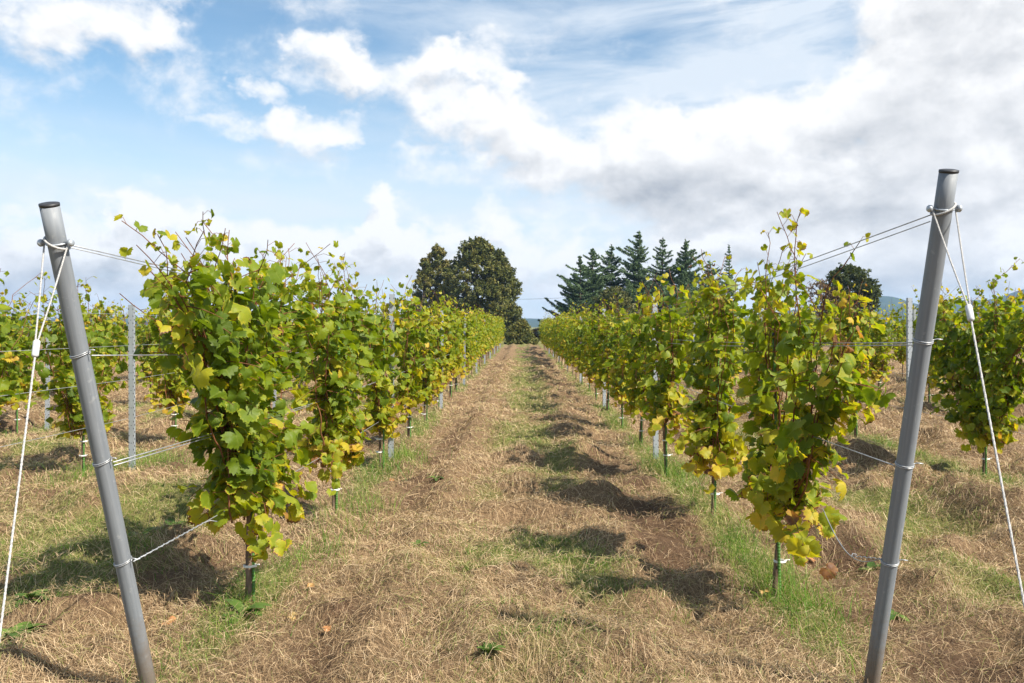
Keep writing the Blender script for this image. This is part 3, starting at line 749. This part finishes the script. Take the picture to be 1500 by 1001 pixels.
# ------------------------------------------------------------------ grapevines
def leaf_template(n_out, teeth, rs):
    """outline of a five-lobed vine leaf in polar form round the leaf stalk; +v is the tip"""
    key = [(0, .95), (16, .90), (28, .80), (40, .88), (54, .94), (68, .88), (84, .78), (100, .82), (118, .85), (140, .76), (158, .60), (172, .24), (180, .10)]
    a = np.linspace(-172, 172, n_out); aa = np.abs(a)
    r = np.interp(aa, [k[0] for k in key], [k[1] for k in key])
    if teeth: r = r * (1 + .075 * np.where(np.arange(n_out) % 2 == 0, 1, -1) * (aa < 160)) * (1 + rs.normal(0, .03, n_out))
    u = r * np.sin(np.radians(a)); v = r * np.cos(np.radians(a))
    return a, r, u, v
def leaf_tpls(detail):
    rs = np.random.RandomState(8); out = []
    for k in range(4):
        if detail == 2:
            a, r, u, v = leaf_template(33, True, rs); m_ = 17
            a2 = a[::2]; u2 = u[::2] * .55; v2 = v[::2] * .55
            U = np.concatenate([[0], u2, u]); V = np.concatenate([[0], v2, v]); n2 = len(a2)
            Fc = [(0, 1 + i + 1, 1 + i) for i in range(n2 - 1)]
            for i in range(n2 - 1):
                o0 = 1 + n2 + 2 * i; Fc += [(1 + i, 1 + i + 1, o0 + 1), (1 + i, o0 + 1, o0), (1 + i + 1, o0 + 2, o0 + 1)]
            ED = np.concatenate([[0], np.full(n2, .5), np.full(len(a), 1.0)])
            def isv(x): return np.min(np.abs(np.abs(x)[:, None] - np.array([0, 54, 118])), axis=1) < 6
            VE = np.concatenate([[1], isv(a2), isv(a)]).astype(float)
        else:
            n_o = 15 if detail == 1 else 9
            a, r, u, v = leaf_template(n_o, False, rs)
            if detail == 1: u = u * (1 + rs.normal(0, .05, n_o)); v = v * (1 + rs.normal(0, .05, n_o))
            U = np.concatenate([[0], u]); V = np.concatenate([[.12], v])
            Fc = [(0, i + 2, i + 1) for i in range(n_o - 1)]
            ED = np.concatenate([[0], np.ones(n_o)]); VE = np.zeros(n_o + 1)
        out.append((U, V, np.array(Fc), ED, VE))
    return out
TPL = {d: leaf_tpls(d) for d in (0, 1, 2)}

def leaves_mesh(name, P, N, T, S, AGE, rs, detail):
    """P positions, N normals, T tip directions, S sizes, AGE 0..1"""
    T = nrm(T - N * np.sum(T * N, 1, keepdims=True)); B = np.cross(T, N)
    Vs, Fs, As = [], [], []; base = 0
    pick = rs.randint(0, 4, len(P))
    for k in range(4):
        idx = np.where(pick == k)[0]
        if not len(idx): continue
        U, V, Fc, ED, VE = TPL[detail][k]; m_ = len(U); n = len(idx)
        fold = rs.normal(.30, .32, (n, 1)); droop = rs.normal(.26, .28, (n, 1)); wave = rs.normal(0, .19, (n, 1)); ph = rs.uniform(0, 6.28, (n, 1))
        rr = np.hypot(U, V)[None]; th = np.arctan2(U, V)[None]
        w = fold * np.abs(U)[None] * .7 - droop * rr ** 2 + wave * np.sin(3 * th + ph) * rr
        asp = rs.uniform(.85, 1.15, (n, 1, 1))
        s = S[idx][:, None, None]
        vv = P[idx][:, None] + s * (U[None, :, None] * asp * B[idx][:, None] + V[None, :, None] * T[idx][:, None] + w[..., None] * N[idx][:, None])
        Vs.append(vv.reshape(-1, 3)); Fs.append((Fc[None] + (np.arange(n) * m_)[:, None, None] + base).reshape(-1, 3)); base += n * m_
        A = np.zeros((n, m_, 4)); A[..., 0] = AGE[idx][:, None]; A[..., 1] = rs.uniform(size=(n, 1)); A[..., 2] = ED[None]; A[..., 3] = VE[None]
        As.append(A.reshape(-1, 4))
    return np_mesh(name, np.concatenate(Vs), [np.concatenate(Fs)], detail > 0, np.concatenate(As))

def vine_parts(seed, detail, targets=None, h=1.85, h0=.36, reach=.95, nsh=15, lush=1.0, xw=.30, skirt=9, yellow=0.0, tall=(), sk=0.0, yp=.85):
    """returns meshes: trunk, canes, foliage. Vine stands at the origin, row along Y"""
    rs = np.random.RandomState(seed)
    wood = MB(); head = .52 + rs.uniform(-.05, .08)
    zz = np.linspace(-.08, head, 9); bend = rs.uniform(-.022, .022, 2)
    tr = np.stack([bend[0] * np.sin(zz * 5 + seed), bend[1] * np.sin(zz * 4 + 2 * seed), zz], -1); tr[:2, :2] *= .3
    wood.tube(tr, np.interp(zz, [-.08, .02, head], [.020, .0165, .0135]) * rs.uniform(.9, 1.15, 9), 9)
    cane = MB(); P, N, T, S, AGE = [], [], [], [], []
    def leaf(p, out, size, age):
        n = out * rs.uniform(.35, 1.0) + np.array([0, 0, rs.uniform(.15, .85)]) + rs.normal(0, .42, 3)
        t = np.array([0, 0, -1.0]) * rs.uniform(.4, 1.2) + out * rs.uniform(0, .8) + rs.normal(0, .45, 3)
        P.append(p); N.append(n); T.append(t); S.append(size * (1 if age < .82 else .75)); AGE.append(age)
    if targets is None:
        targets = [(-reach + 2 * reach * (k + .5) / nsh + rs.normal(0, .07), h * (1 + rs.normal(0, .055)) + (.22 if rs.uniform() < .16 else 0)) for k in range(nsh)]
    for (yt, zt) in list(targets) + list(tall):
        thin = (yt, zt) in tall
        y0 = np.clip(yt * .22, -.2, .2) + rs.normal(0, .04); z0 = head + rs.uniform(-.1, .12) + .1 * abs(y0)
        n = 26; q = np.linspace(0, 1, n)
        x = rs.normal(0, .05) * q + .10 * xw / .3 * np.cumsum(rs.normal(0, .22, n)) * (1 / 2.2); x = x - np.interp(np.arange(n), [0, n], [x[0], 0]); x = np.clip(x, -.2, .2)
        y = y0 + (yt - y0) * q ** yp + .05 * np.sin(q * 7 + rs.uniform(0, 6))
        zc = z0 + (zt - z0) * q
        pts = np.stack([x, y, zc], -1)
        pts[-5:, 0] += np.linspace(0, rs.normal(0, .10), 5); pts[-5:, 1] += np.linspace(0, rs.normal(0, .1), 5)
        cane.tube(pts, np.linspace(.0055, .0018, n), 5, False)
        Ls = np.linalg.norm(np.diff(pts, axis=0), axis=1).sum(); nn = int(Ls / ((.058 if detail == 2 else .066) if not thin else .030))
        for k in range(nn):
            f = (k + .5) / nn; zcur = z0 + (zt - z0) * f
            if rs.uniform() > (.94 if not thin or f < .88 else .6): continue
            c = np.array([np.interp(f, q, pts[:, i]) for i in range(3)])
            sx = (1 if k % 2 else -1) if rs.uniform() < .7 else rs.choice([-1, 1])
            out = nrm(np.array([sx * rs.uniform(.5, 1), rs.normal(0, .5), 0]))
            edge_y = np.clip(abs(c[1]) - .55, 0, .5) * np.sign(c[1]); out = nrm(out + np.array([0, edge_y * 1.2, 0]))
            size = ((.058 if detail == 2 else .064) * (1 - .5 * max(0, f - .72) / .28) if not thin else .050 * (1 - .45 * f)) * rs.uniform(.68, 1.16)
            age = .40 + rs.normal(0, .15) - .20 * np.clip((zcur - .55) / .9, 0, 1) * (1 - .5 * (f > .8)) + .30 * np.clip((.72 - zcur) / .45, 0, 1) + (.22 * max(0, f - .75) / .25) + yellow
            if rs.uniform() < .05: age += .25
            pet = out * (rs.uniform(.045, .10) if not thin else rs.uniform(.025, .05)) + np.array([0, 0, rs.uniform(-.03, .05)])
            leaf(c + pet, out, size, age)
            if detail == 2 and (thin or rs.uniform() < .6): cane.tube([c, c + pet * .6 + np.array([0, 0, .015]), c + pet], .0013, 3, False)
            # side shoot
            if not thin and f < .9 and rs.uniform() < .36 * lush:
                m_ = rs.randint(2, 6); d = nrm(out * rs.uniform(.6, 1.2) + np.array([0, rs.normal(0, .4), rs.uniform(-.5, .6)])); L = m_ * .055
                L = min(L, xw * 1.0)
                lp = c + d * np.linspace(0, L, m_ + 1)[:, None]; lp[:, 2] -= .25 * np.linspace(0, L, m_ + 1) ** 2 / .3
                if detail: cane.tube(lp, np.linspace(.003, .0013, m_ + 1), 4, False)
                for j in range(1, m_ + 1):
                    leaf(lp[j] + rs.normal(0, .03, 3), nrm(out + rs.normal(0, .5, 3) * [1, 1, .3]), .052 * rs.uniform(.65, 1.3), age + rs.normal(0, .08) + .03)
    for k in range(skirt):                                  # low drooping shoots
        th = rs.uniform(0, 6.28); Lr = rs.uniform(.10, .32) * (1 + .5 * abs(math.sin(th)))
        zt = h0 + rs.uniform(0, .25); st = np.array([0, 0, head + rs.uniform(0, .3)])
        d = np.array([math.cos(th) * .5, math.sin(th) + sk, 0]); q = np.linspace(0, 1, 9)[:, None]
        pts = st + d * Lr * np.sqrt(q) + np.array([0, 0, 1]) * (zt - st[2]) * q ** 1.6
        cane.tube(pts, np.linspace(.004, .0015, 9), 4, False)
        for j in range(1, 9):
            for _ in range(2 if rs.uniform() < .65 * lush else 1):
                f = j / 8; age = .40 + .26 * f + rs.normal(0, .12) + yellow
                if rs.uniform() < .10: age += .25
                leaf(pts[j] + rs.normal(0, .045, 3), nrm(d + rs.normal(0, .6, 3) * [1, 1, .3]), .060 * rs.uniform(.7, 1.2), age)
    P, N, T, S, AGE = (np.array(v) for v in (P, nrm(np.array(N)), T, S, AGE))
    fol = leaves_mesh('foliage', P, N, T, S, np.clip(AGE, 0.0, .98), rs, detail)
    fol.materials.append(M_LEAF)
    tm = wood.mesh('trunk'); tm.materials.append(M_TRUNK); cm = cane.mesh('canes'); cm.materials.append(M_CANE)
    return dict(trunk=tm, canes=cm, foliage=fol, head=head, trunk_pts=tr)

def tie_mesh():
    mb = MB(); th = np.linspace(0, 2 * np.pi, 25)
    th = np.linspace(0, 6 * np.pi, 70)
    lp = np.stack([.032 * np.cos(th) + .010, .028 * np.sin(th) - .010, np.linspace(-.005, .005, 70)], -1)
    mb.tube(np.concatenate([lp, [(.054, -.012, .006), (.062, -.022, .010)]]), .0034, 5)
    m_ = mb.mesh('tie'); m_.materials.append(M_TIE); return m_
TIE = tie_mesh()
def stake_mesh():
    mb = MB(); zz = np.linspace(-.15, 1.45, 34); mb.tube(np.stack([zz * 0, zz * 0, zz], -1), .0085 + .0012 * (np.arange(34) % 2), 9); m_ = mb.mesh('rod'); m_.materials.append(M_STAKE)
    cb = MB().tube([(0, 0, 1.449), (0, 0, 1.475), (0, 0, 1.48)], [.0105, .0105, .006], 9).mesh('cap'); cb.materials.append(M_CAP)
    return m_, cb
STK, STKC = stake_mesh()

HERO = {
 'L1': vine_parts(101, 2, [(-1.14, 1.78), (-1.10, 1.60), (-1.04, 1.86), (-.98, 1.70), (-.90, 1.84), (-.82, 1.90), (-.72, 1.80), (-.62, 1.92), (-.5, 1.78), (-.4, 1.88), (-.28, 1.76), (-.16, 1.82), (-.02, 1.78), (.1, 1.84), (.22, 1.82), (.36, 1.88), (.5, 1.92), (.64, 1.96), (.76, 1.98), (.85, 1.9), (.93, 1.96), (1.02, 1.88)], tall=[(-.55, 1.99), (-1.0, 1.90), (-.35, 2.0), (-.98, 1.84), (-.50, 1.93)], lush=1.1, skirt=11, h0=.32, xw=.24, yp=1.7),
 'L2': vine_parts(102, 2, h=1.82, reach=.82, nsh=18, lush=1.2, skirt=12, h0=.28, xw=.24, yp=1.1, tall=[(.5, 2.05), (.85, 2.0)]),
 'R1': vine_parts(103, 2, [(-1.02, 1.66), (-.96, 1.56), (-.90, 1.74), (-.84, 1.62), (-.92, 1.40), (-.5, .92), (-.18, 1.72), (-.08, 1.84), (.0, 1.80), (.08, 1.92), (.16, 1.88), (.26, 1.96), (.36, 1.90), (.46, 1.80)], tall=[(-.86, 2.06), (.02, 2.04), (-.16, 2.12), (-.94, 1.90)], lush=.75, skirt=7, h0=.40, yellow=.06, xw=.2, sk=-.8),
 'R2': vine_parts(104, 2, h=1.86, reach=.46, nsh=12, lush=.9, skirt=12, h0=.3, yellow=.05, tall=[(-.2, 2.05)]),
 'BL0': vine_parts(105, 2, h=1.68, reach=.8, nsh=14, lush=1.15, skirt=12, h0=.45),
 'BL1': vine_parts(106, 2, h=1.66, reach=.75, nsh=13, lush=1.1, skirt=9, h0=.5, yellow=.05, tall=[(-.4, 2.05), (-.1, 1.92)]),
 'BR1': vine_parts(107, 2, h=1.80, reach=1.1, nsh=22, lush=1.5, skirt=17, h0=.30, xw=.5, yellow=-.04, tall=[(-.45, 2.1)]),
}
MID = [vine_parts(200 + k, 1, h=1.74 + .05 * (k % 3), reach=.50 + .06 * (k % 4), nsh=11, lush=1.05, skirt=8, h0=.38, xw=.25, yp=1.0, yellow=.02 + .02 * (k % 3), tall=[(rs_, 2.02)] if k % 2 else ()) for k, rs_ in enumerate((-.5, .3, .7, -.1, .5, -.8, .1))]
FAR = [vine_parts(300 + k, 0, h=1.78, reach=.85, nsh=13, lush=1.2, skirt=8, h0=.42, yellow=.03 * k) for k in range(5)]

VG = 'grapevines trained on wires in straight rows'
NV = [0, 0]
def plant(p, x, y, label, rz=0.0, sc_=1.0, ties=False, sz=1.0):
    zg = G(x, y)
    t = thing('grapevine', label, 'grapevine', (x, y, zg), rz, VG)
    t.scale = (sc_, sc_, sc_ * sz)
    obj('trunk', p['trunk'], None, t); obj('canes', p['canes'], None, t); obj('foliage', p['foliage'], None, t)
    if ties:
        for zz in (.20, .34):
            i = int(np.argmin(np.abs(p['trunk_pts'][:, 2] - zz))); o = obj('tie', TIE, None, t); q = p['trunk_pts'][i]; o.location = (q[0], q[1], zz)
    return t
def stake(x, y, label, rz=0.0):
    t = thing('vine_stake', label, 'stake', (x, y, G(x, y)), rz, 'green stakes supporting the vines')
    obj('rod', STK, None, t); obj('cap', STKC, None, t); t.rotation_euler.x = random.uniform(-.02, .02); t.rotation_euler.y = random.uniform(-.02, .02)
rnd = random.Random(12)
LOOK = {
 'L1': 'tall dense green grapevine next to the brightly lit leaning post, wispy shoots on top',
 'L2': 'second grapevine past the brightly lit leaning post, with yellow and orange leaves at its foot',
 'R1': 'open yellowing grapevine next to the shaded leaning post, in two leafy lobes',
 'R2': 'second grapevine past the shaded leaning post, narrow with a bare green stake foot',
 'BL0': 'grapevine partly out of view behind the rope of the brightly lit leaning post',
 'BL1': 'grapevine with yellow lower leaves seen behind the brightly lit leaning post',
 'BR1': 'broad bushy dark green grapevine beyond the shaded leaning post and its rope'}
SEQ = {
 -1.45: [(4.37, 'L1'), (6.27, 'L2')] + [(8.4 + 1.98 * k, None) for k in range(25)],
 1.45: [(4.59, 'R1'), (6.27, 'R2')] + [(8.15 + 1.92 * k, None) for k in range(25)],
 -4.3: [(6.35, 'BL0'), (8.05, 'BL1')] + [(10.1 + 2.0 * k, None) for k in range(21)],
 4.4: [(7.85, 'BR1')] + [(10.75 + 2.15 * k, None) for k in range(20)],
 -6.9: [(9.2 + 2.0 * k, None) for k in range(14)],
 7.3: [(12.6 + 2.1 * k, None) for k in range(14)],
 -9.6: [(13.2 + 2.0 * k, None) for k in range(9)],
 10.1: [(17.5 + 2.1 * k, None) for k in range(9)],
}
STAKED = {-1.45: 8, 1.45: 9, -4.3: 4, 4.4: 4, -6.9: 3, 7.3: 3}
for row, seq in SEQ.items():
    for k, (y, key) in enumerate(seq):
        x = row + rnd.uniform(-.03, .03); nm = ROWNAME[row]
        if key:
            p = HERO[key]; lab = LOOK[key]; rz = 0; s = 1.0
        else:
            far = y > 21 or abs(row) > 8
            p = (FAR if far else MID)[rnd.randrange(5 if far else 7)]
            rz = rnd.choice([0, math.pi]) + rnd.uniform(-.12, .12); s = rnd.uniform(.93, 1.06) * (1.06 if row == -1.45 and y > 24 else 1)
            lim = {1.45: 12, -1.45: 12, -4.3: 7, 4.4: 6, -6.9: 4, 7.3: 4}.get(row, 0)
            lab = f'{ORD[k]} grapevine from the near end of {nm}' if k < lim else f'distant grapevine merging into the far stretch of {nm}'
        st = k < STAKED.get(row, 0)
        plant(p, x, y, lab, rz, s, ties=st, sz=rnd.uniform(.95, 1.05) if not key else 1)
        if st: stake(x + (.026 if row < 0 else .008), y + (-.012 if row < 0 else -.030), (f'green stake at the {ORD[k]} vine in {nm}'))

# ------------------------------------------------------------------ straw, grass, weeds, fallen leaves
def scatter(rs, n, zmin, zmax, power, xm=.70):
    u = rs.uniform(size=n); y = (zmin ** power + u * (zmax ** power - zmin ** power)) ** (1 / power)
    x = rs.uniform(-1, 1, n) * (xm * y + .8)
    return x, y
def ribbon(P0, D, L, W, lift, curl, up, rs):
    """flat bent ribbons of two quads: P0 start, D heading angle"""
    n = len(L); d = np.stack([np.cos(D), np.sin(D), np.zeros(n)], -1); s = np.stack([-np.sin(D), np.cos(D), np.zeros(n)], -1)
    q = np.array([0, .5, 1.0]); V = np.zeros((n, 3, 2, 3))
    for i, f in enumerate(q):
        c = P0 + d * (L * f)[:, None] + s * (curl * L * f * f)[:, None]; c[:, 2] += lift * f + up * np.sin(f * np.pi)
        w = W * (1 - .55 * f)
        tilt = rs.normal(0, .5, n)
        side = s * np.cos(tilt)[:, None] + np.array([0, 0, 1.0]) * np.sin(tilt)[:, None]
        V[:, i, 0] = c - side * w[:, None] * .5; V[:, i, 1] = c + side * w[:, None] * .5
    b0 = (np.arange(n) * 6)[:, None]
    Fq = np.concatenate([b0 + np.array([[0, 1, 3, 2]]), b0 + np.array([[2, 3, 5, 4]])])
    return V.reshape(-1, 3), Fq
def straw():
    rs = np.random.RandomState(1); n = 520000
    x, y = scatter(rs, n, 2.3, 34, .42)
    keep = rs.uniform(size=n) < (1 - .70 * bareness(x, y)) * (1 - .35 * greenness(x, y)); x, y = x[keep], y[keep]; n = len(x)
    hd = 6.28 * 1.3 * fbm(x * .9, y * .9, 91, 2) + rs.normal(0, 1.15, n)
    L = rs.uniform(.025, .105, n) * np.where(rs.uniform(size=n) < .06, 1.8, 1) * (1 + .02 * y); W = np.maximum(rs.uniform(.0011, .0027, n), .00055 * y * rs.uniform(.7, 1.2, n))
    lump = sm(fbm(x * .75 + 3, y * 1.35, 11, 2), .45, .65)
    z0 = gh(x, y) + rs.uniform(.002, .022, n) * (1 + 1.3 * lump)
    ex, ey = x + np.cos(hd) * L, y + np.sin(hd) * L
    lift = gh(ex, ey) - gh(x, y) + rs.normal(.004, .018, n)
    V, Fq = ribbon(np.stack([x, y, z0], -1), hd, L, W, lift, rs.normal(0, .25, n), np.abs(rs.normal(0, .018, n)), rs)
    g = greenness(x, y); r = np.clip(rs.normal(.52, .2, n) - .22 * bareness(x, y), 0, .8); r = np.where(rs.uniform(size=n) < .06 + .45 * g, rs.uniform(.82, 1, n), r)
    A = tone_attr(r, rs.uniform(size=n), 6)
    o = obj('dry_straw', np_mesh('dry_straw', V, [Fq], False, A), M_STRAW); tag(o, 'mown dry straw lying over the vineyard ground', 'straw', kind='stuff')
straw()
def grass():
    rs = np.random.RandomState(2)
    # tufts: centres chosen where the ground is green
    x, y = scatter(rs, 30000, 2.6, 48, .6)
    p = greenness(x, y) ** 1.5; k = rs.uniform(size=len(x)) < p; tx, ty = x[k], y[k]
    strip = np.exp(-(rowd(tx) / .2) ** 2)
    extra = [(1.60, 5.9, .30), (1.5, 4.35, .25), (1.42, 4.65, .24), (1.5, 4.9, .25), (1.55, 7.9, .33), (1.52, 8.4, .3), (1.6, 8.1, .28), (-1.3, 5.9, .3), (-1.25, 6.6, .3), (-1.3, 5.2, .25), (-1.2, 8.6, .34), (-1.25, 9.0, .3), (-1.3, 8.2, .3), (-3.7, 8.3, .24), (-3.9, 8.0, .24), (-4.2, 7.7, .3), (-4.0, 9.0, .25), (-3.75, 8.7, .22)]
    tx = np.concatenate([tx, [e[0] for e in extra]]); ty = np.concatenate([ty, [e[1] for e in extra]]); hh = np.concatenate([.045 + .10 * strip * rs.uniform(.3, 1.2, len(strip)) + rs.uniform(0, .05, len(strip)), [e[2] for e in extra]])
    nb = np.concatenate([np.full(len(strip), 22), np.full(len(extra), 130)]).astype(int)
    nb = np.maximum(6, (nb * np.clip(9 / ty, .3, 1))).astype(int)
    i = np.repeat(np.arange(len(tx)), nb); n = len(i); sp = np.where(nb[i] > 40, .14, .07)
    x = tx[i] + rs.normal(0, 1, n) * sp; y = ty[i] + rs.normal(0, 1, n) * sp * 1.3
    H = hh[i] * rs.uniform(.4, 1.2, n); a = rs.uniform(0, 6.28, n); lean = H * rs.uniform(.15, 1.4, n)
    W = np.maximum(rs.uniform(.0025, .005, n), .0005 * y)
    P0 = np.stack([x, y, gh(x, y) - .01], -1); d = np.stack([np.cos(a), np.sin(a)], -1)
    fa = rs.uniform(0, 6.28, n); s = np.stack([np.cos(fa), np.sin(fa), np.zeros(n)], -1)
    V = np.zeros((n, 3, 2, 3))
    for j, f in enumerate((0, .55, 1.0)):
        c = P0.copy(); c[:, 0] += d[:, 0] * lean * f ** 2; c[:, 1] += d[:, 1] * lean * f ** 2; c[:, 2] += H * (f - .25 * f * f)
        w = (W * (1 - .9 * f ** 1.5))[:, None]; V[:, j, 0] = c - s * w * .5; V[:, j, 1] = c + s * w * .5
    b0 = (np.arange(n) * 6)[:, None]; Fq = np.concatenate([b0 + np.array([[0, 1, 3, 2]]), b0 + np.array([[2, 3, 5, 4]])])
    tt = rs.uniform(0, .55, len(tx))[i] + rs.normal(0, .18, n); tt = np.where(rs.uniform(size=n) < .16, rs.uniform(.75, 1, n), tt)
    o = obj('grass', np_mesh('grass', V.reshape(-1, 3), [Fq], False, tone_attr(tt, rs.uniform(size=n), 6)), M_GRASS)
    tag(o, 'green and yellowed grass tufts under the rows and on the path', 'grass', kind='stuff')
grass()

def blade_leaf(c, d, n, L, W, bend=.3, m_=7):
    """a pointed oval leaf"""
    d = nrm(np.array(d, float)); n = np.array(n, float); n = nrm(n - d * np.dot(n, d)); s = np.cross(d, n)
    q = np.linspace(0, 1, m_); V = []
    for f in q:
        w = W * math.sin(math.pi * min(1, f * .92 + .04)) ** .8; cc = np.array(c) + d * L * f + n * (.12 * L * math.sin(f * 3.1) - bend * L * f * f)
        V += [cc - s * w * .5 + n * w * .14, cc, cc + s * w * .5 + n * w * .14]
    Fq = []
    for i in range(m_ - 1): a = 3 * i; Fq += [(a, a + 1, a + 4, a + 3), (a + 1, a + 2, a + 5, a + 4)]
    return V, Fq
def weed(x, y, n, L, seed, label, lo=.15, hi=.95):
    rs = np.random.RandomState(seed); mb = MB(); tones = []
    for k in range(n):
        th = k * 2.4 + rs.normal(0, .3); el = rs.uniform(lo, hi); d = (math.cos(th) * math.cos(el), math.sin(th) * math.cos(el), math.sin(el))
        l = L * rs.uniform(.6, 1.15); V, Fq = blade_leaf((d[0] * .01, d[1] * .01, .005), d, (0, 0, 1), l, l * rs.uniform(.40, .60), rs.uniform(.25, .6))
        mb.add(V, Fq); tones += [(rs.uniform(), rs.uniform(.3, 1))] * len(V)
    me = mb.mesh('weed'); at_ = me.attributes.new('tone', 'FLOAT_COLOR', 'POINT'); A = np.ones((len(tones), 4), np.float32); A[:, :2] = tones; at_.data.foreach_set('color', A.ravel())
    o = obj('weed', me, M_WEED); o.location = (x, y, G(x, y)); tag(o, label, 'weed', 'broad-leaved weeds on the mown ground')
def gp(px, py):
    z = CAM_H * F / (py - VY); return X(px, z), z
for px, py, n, L, lab in [(18, 952, 24, .12, 'largest broad-leaved weed clump at the foot of the white rope'), (45, 925, 14, .09, 'smaller leafy weed just behind the largest weed clump'), (357, 915, 10, .12, 'small bright green weed at the foot of the tall dense vine'), (714, 985, 8, .085, 'upright leafy weed at the near edge in the middle of the path'),
                         (205, 800, 12, .15, 'leafy weed in the shade behind the brightly lit leaning post'), (250, 765, 10, .14, 'leafy weed in the grass just before the knee-high wire'), (640, 715, 7, .08, 'tiny weed on the sunny side of the path'), (1275, 832, 9, .10, 'small weed in the straw between yellowing vine and shaded leaning post'), (1308, 893, 8, .09, 'small weed beside the foot of the shaded leaning post'), (612, 818, 7, .07, 'tiny weed in the bare straw halfway along the near path')]:
    x, y = gp(px, py); weed(x, y, n, L, int(px), lab, *((.8, 1.4) if px == 714 else ()))
def fallen(px, py, s, label, seed, t):
    rs = np.random.RandomState(seed); x, y = gp(px, py)
    me = leaves_mesh('fallen_leaf', np.zeros((1, 3)), nrm(np.array([[rs.normal(0, .25), -.25, 1.0]])), np.array([[math.cos(seed), math.sin(seed), 0.0]]), np.array([s]), np.array([t]), rs, 2)
    a = me.attributes['tone']; n = len(me.vertices); A = np.ones((n, 4), np.float32); A[:, 0] = t; A[:, 1] = .8; a.data.foreach_set('color', A.ravel())
    o = obj('fallen_leaf', me, M_DEADLEAF); o.location = (x, y, G(x, y) + .035); tag(o, label, 'fallen leaf', 'fallen vine leaves on the straw')
for px, py, s, t, lab in [(248, 918, .038, .55, 'largest orange-brown fallen leaf on the grass beside the brightly lit post'), (456, 878, .028, .75, 'yellowish fallen leaf on bare soil beyond the tall dense vine foot'), (430, 907, .036, .9, 'pale yellow curled leaf on soil just before the tall dense vine'), (478, 936, .026, .6, 'orange fallen leaf on straw at the near edge of the path'), (1190, 816, .03, .6, 'orange fallen leaf on straw under the yellowing vine'),
                         (575, 712, .035, .6, 'orange-brown fallen leaf beside the second vine'), (694, 600, .05, .2, 'dark brown fallen leaf far up the sunny path edge'), (1120, 870, .03, .8, 'pale fallen leaf in the grass tuft under the yellowing vine')]:
    fallen(px, py, s, lab, int(px), t)

# ------------------------------------------------------------------ haze over the far hills
def haze():
    m, b = mat('haze'); v = b.node('ShaderNodeVolumePrincipled')
    v.inputs['Color'].default_value = (.42, .66, 1.0, 1); v.inputs['Density'].default_value = HAZE
    v.inputs['Absorption Color'].default_value = (0, 0, 0, 1)
    o = b.node('ShaderNodeOutputMaterial'); b.t.links.new(v.outputs[0], o.inputs['Volume'])
    bx = MB().box((-4200, -320, -1.6), (4200, 2640, 84)).build('haze', m, None, False); tag(bx, 'thin bluish haze over the far hills', 'haze', kind='stuff')
HAZE = .00027
haze()
print('objects', len(bpy.data.objects))
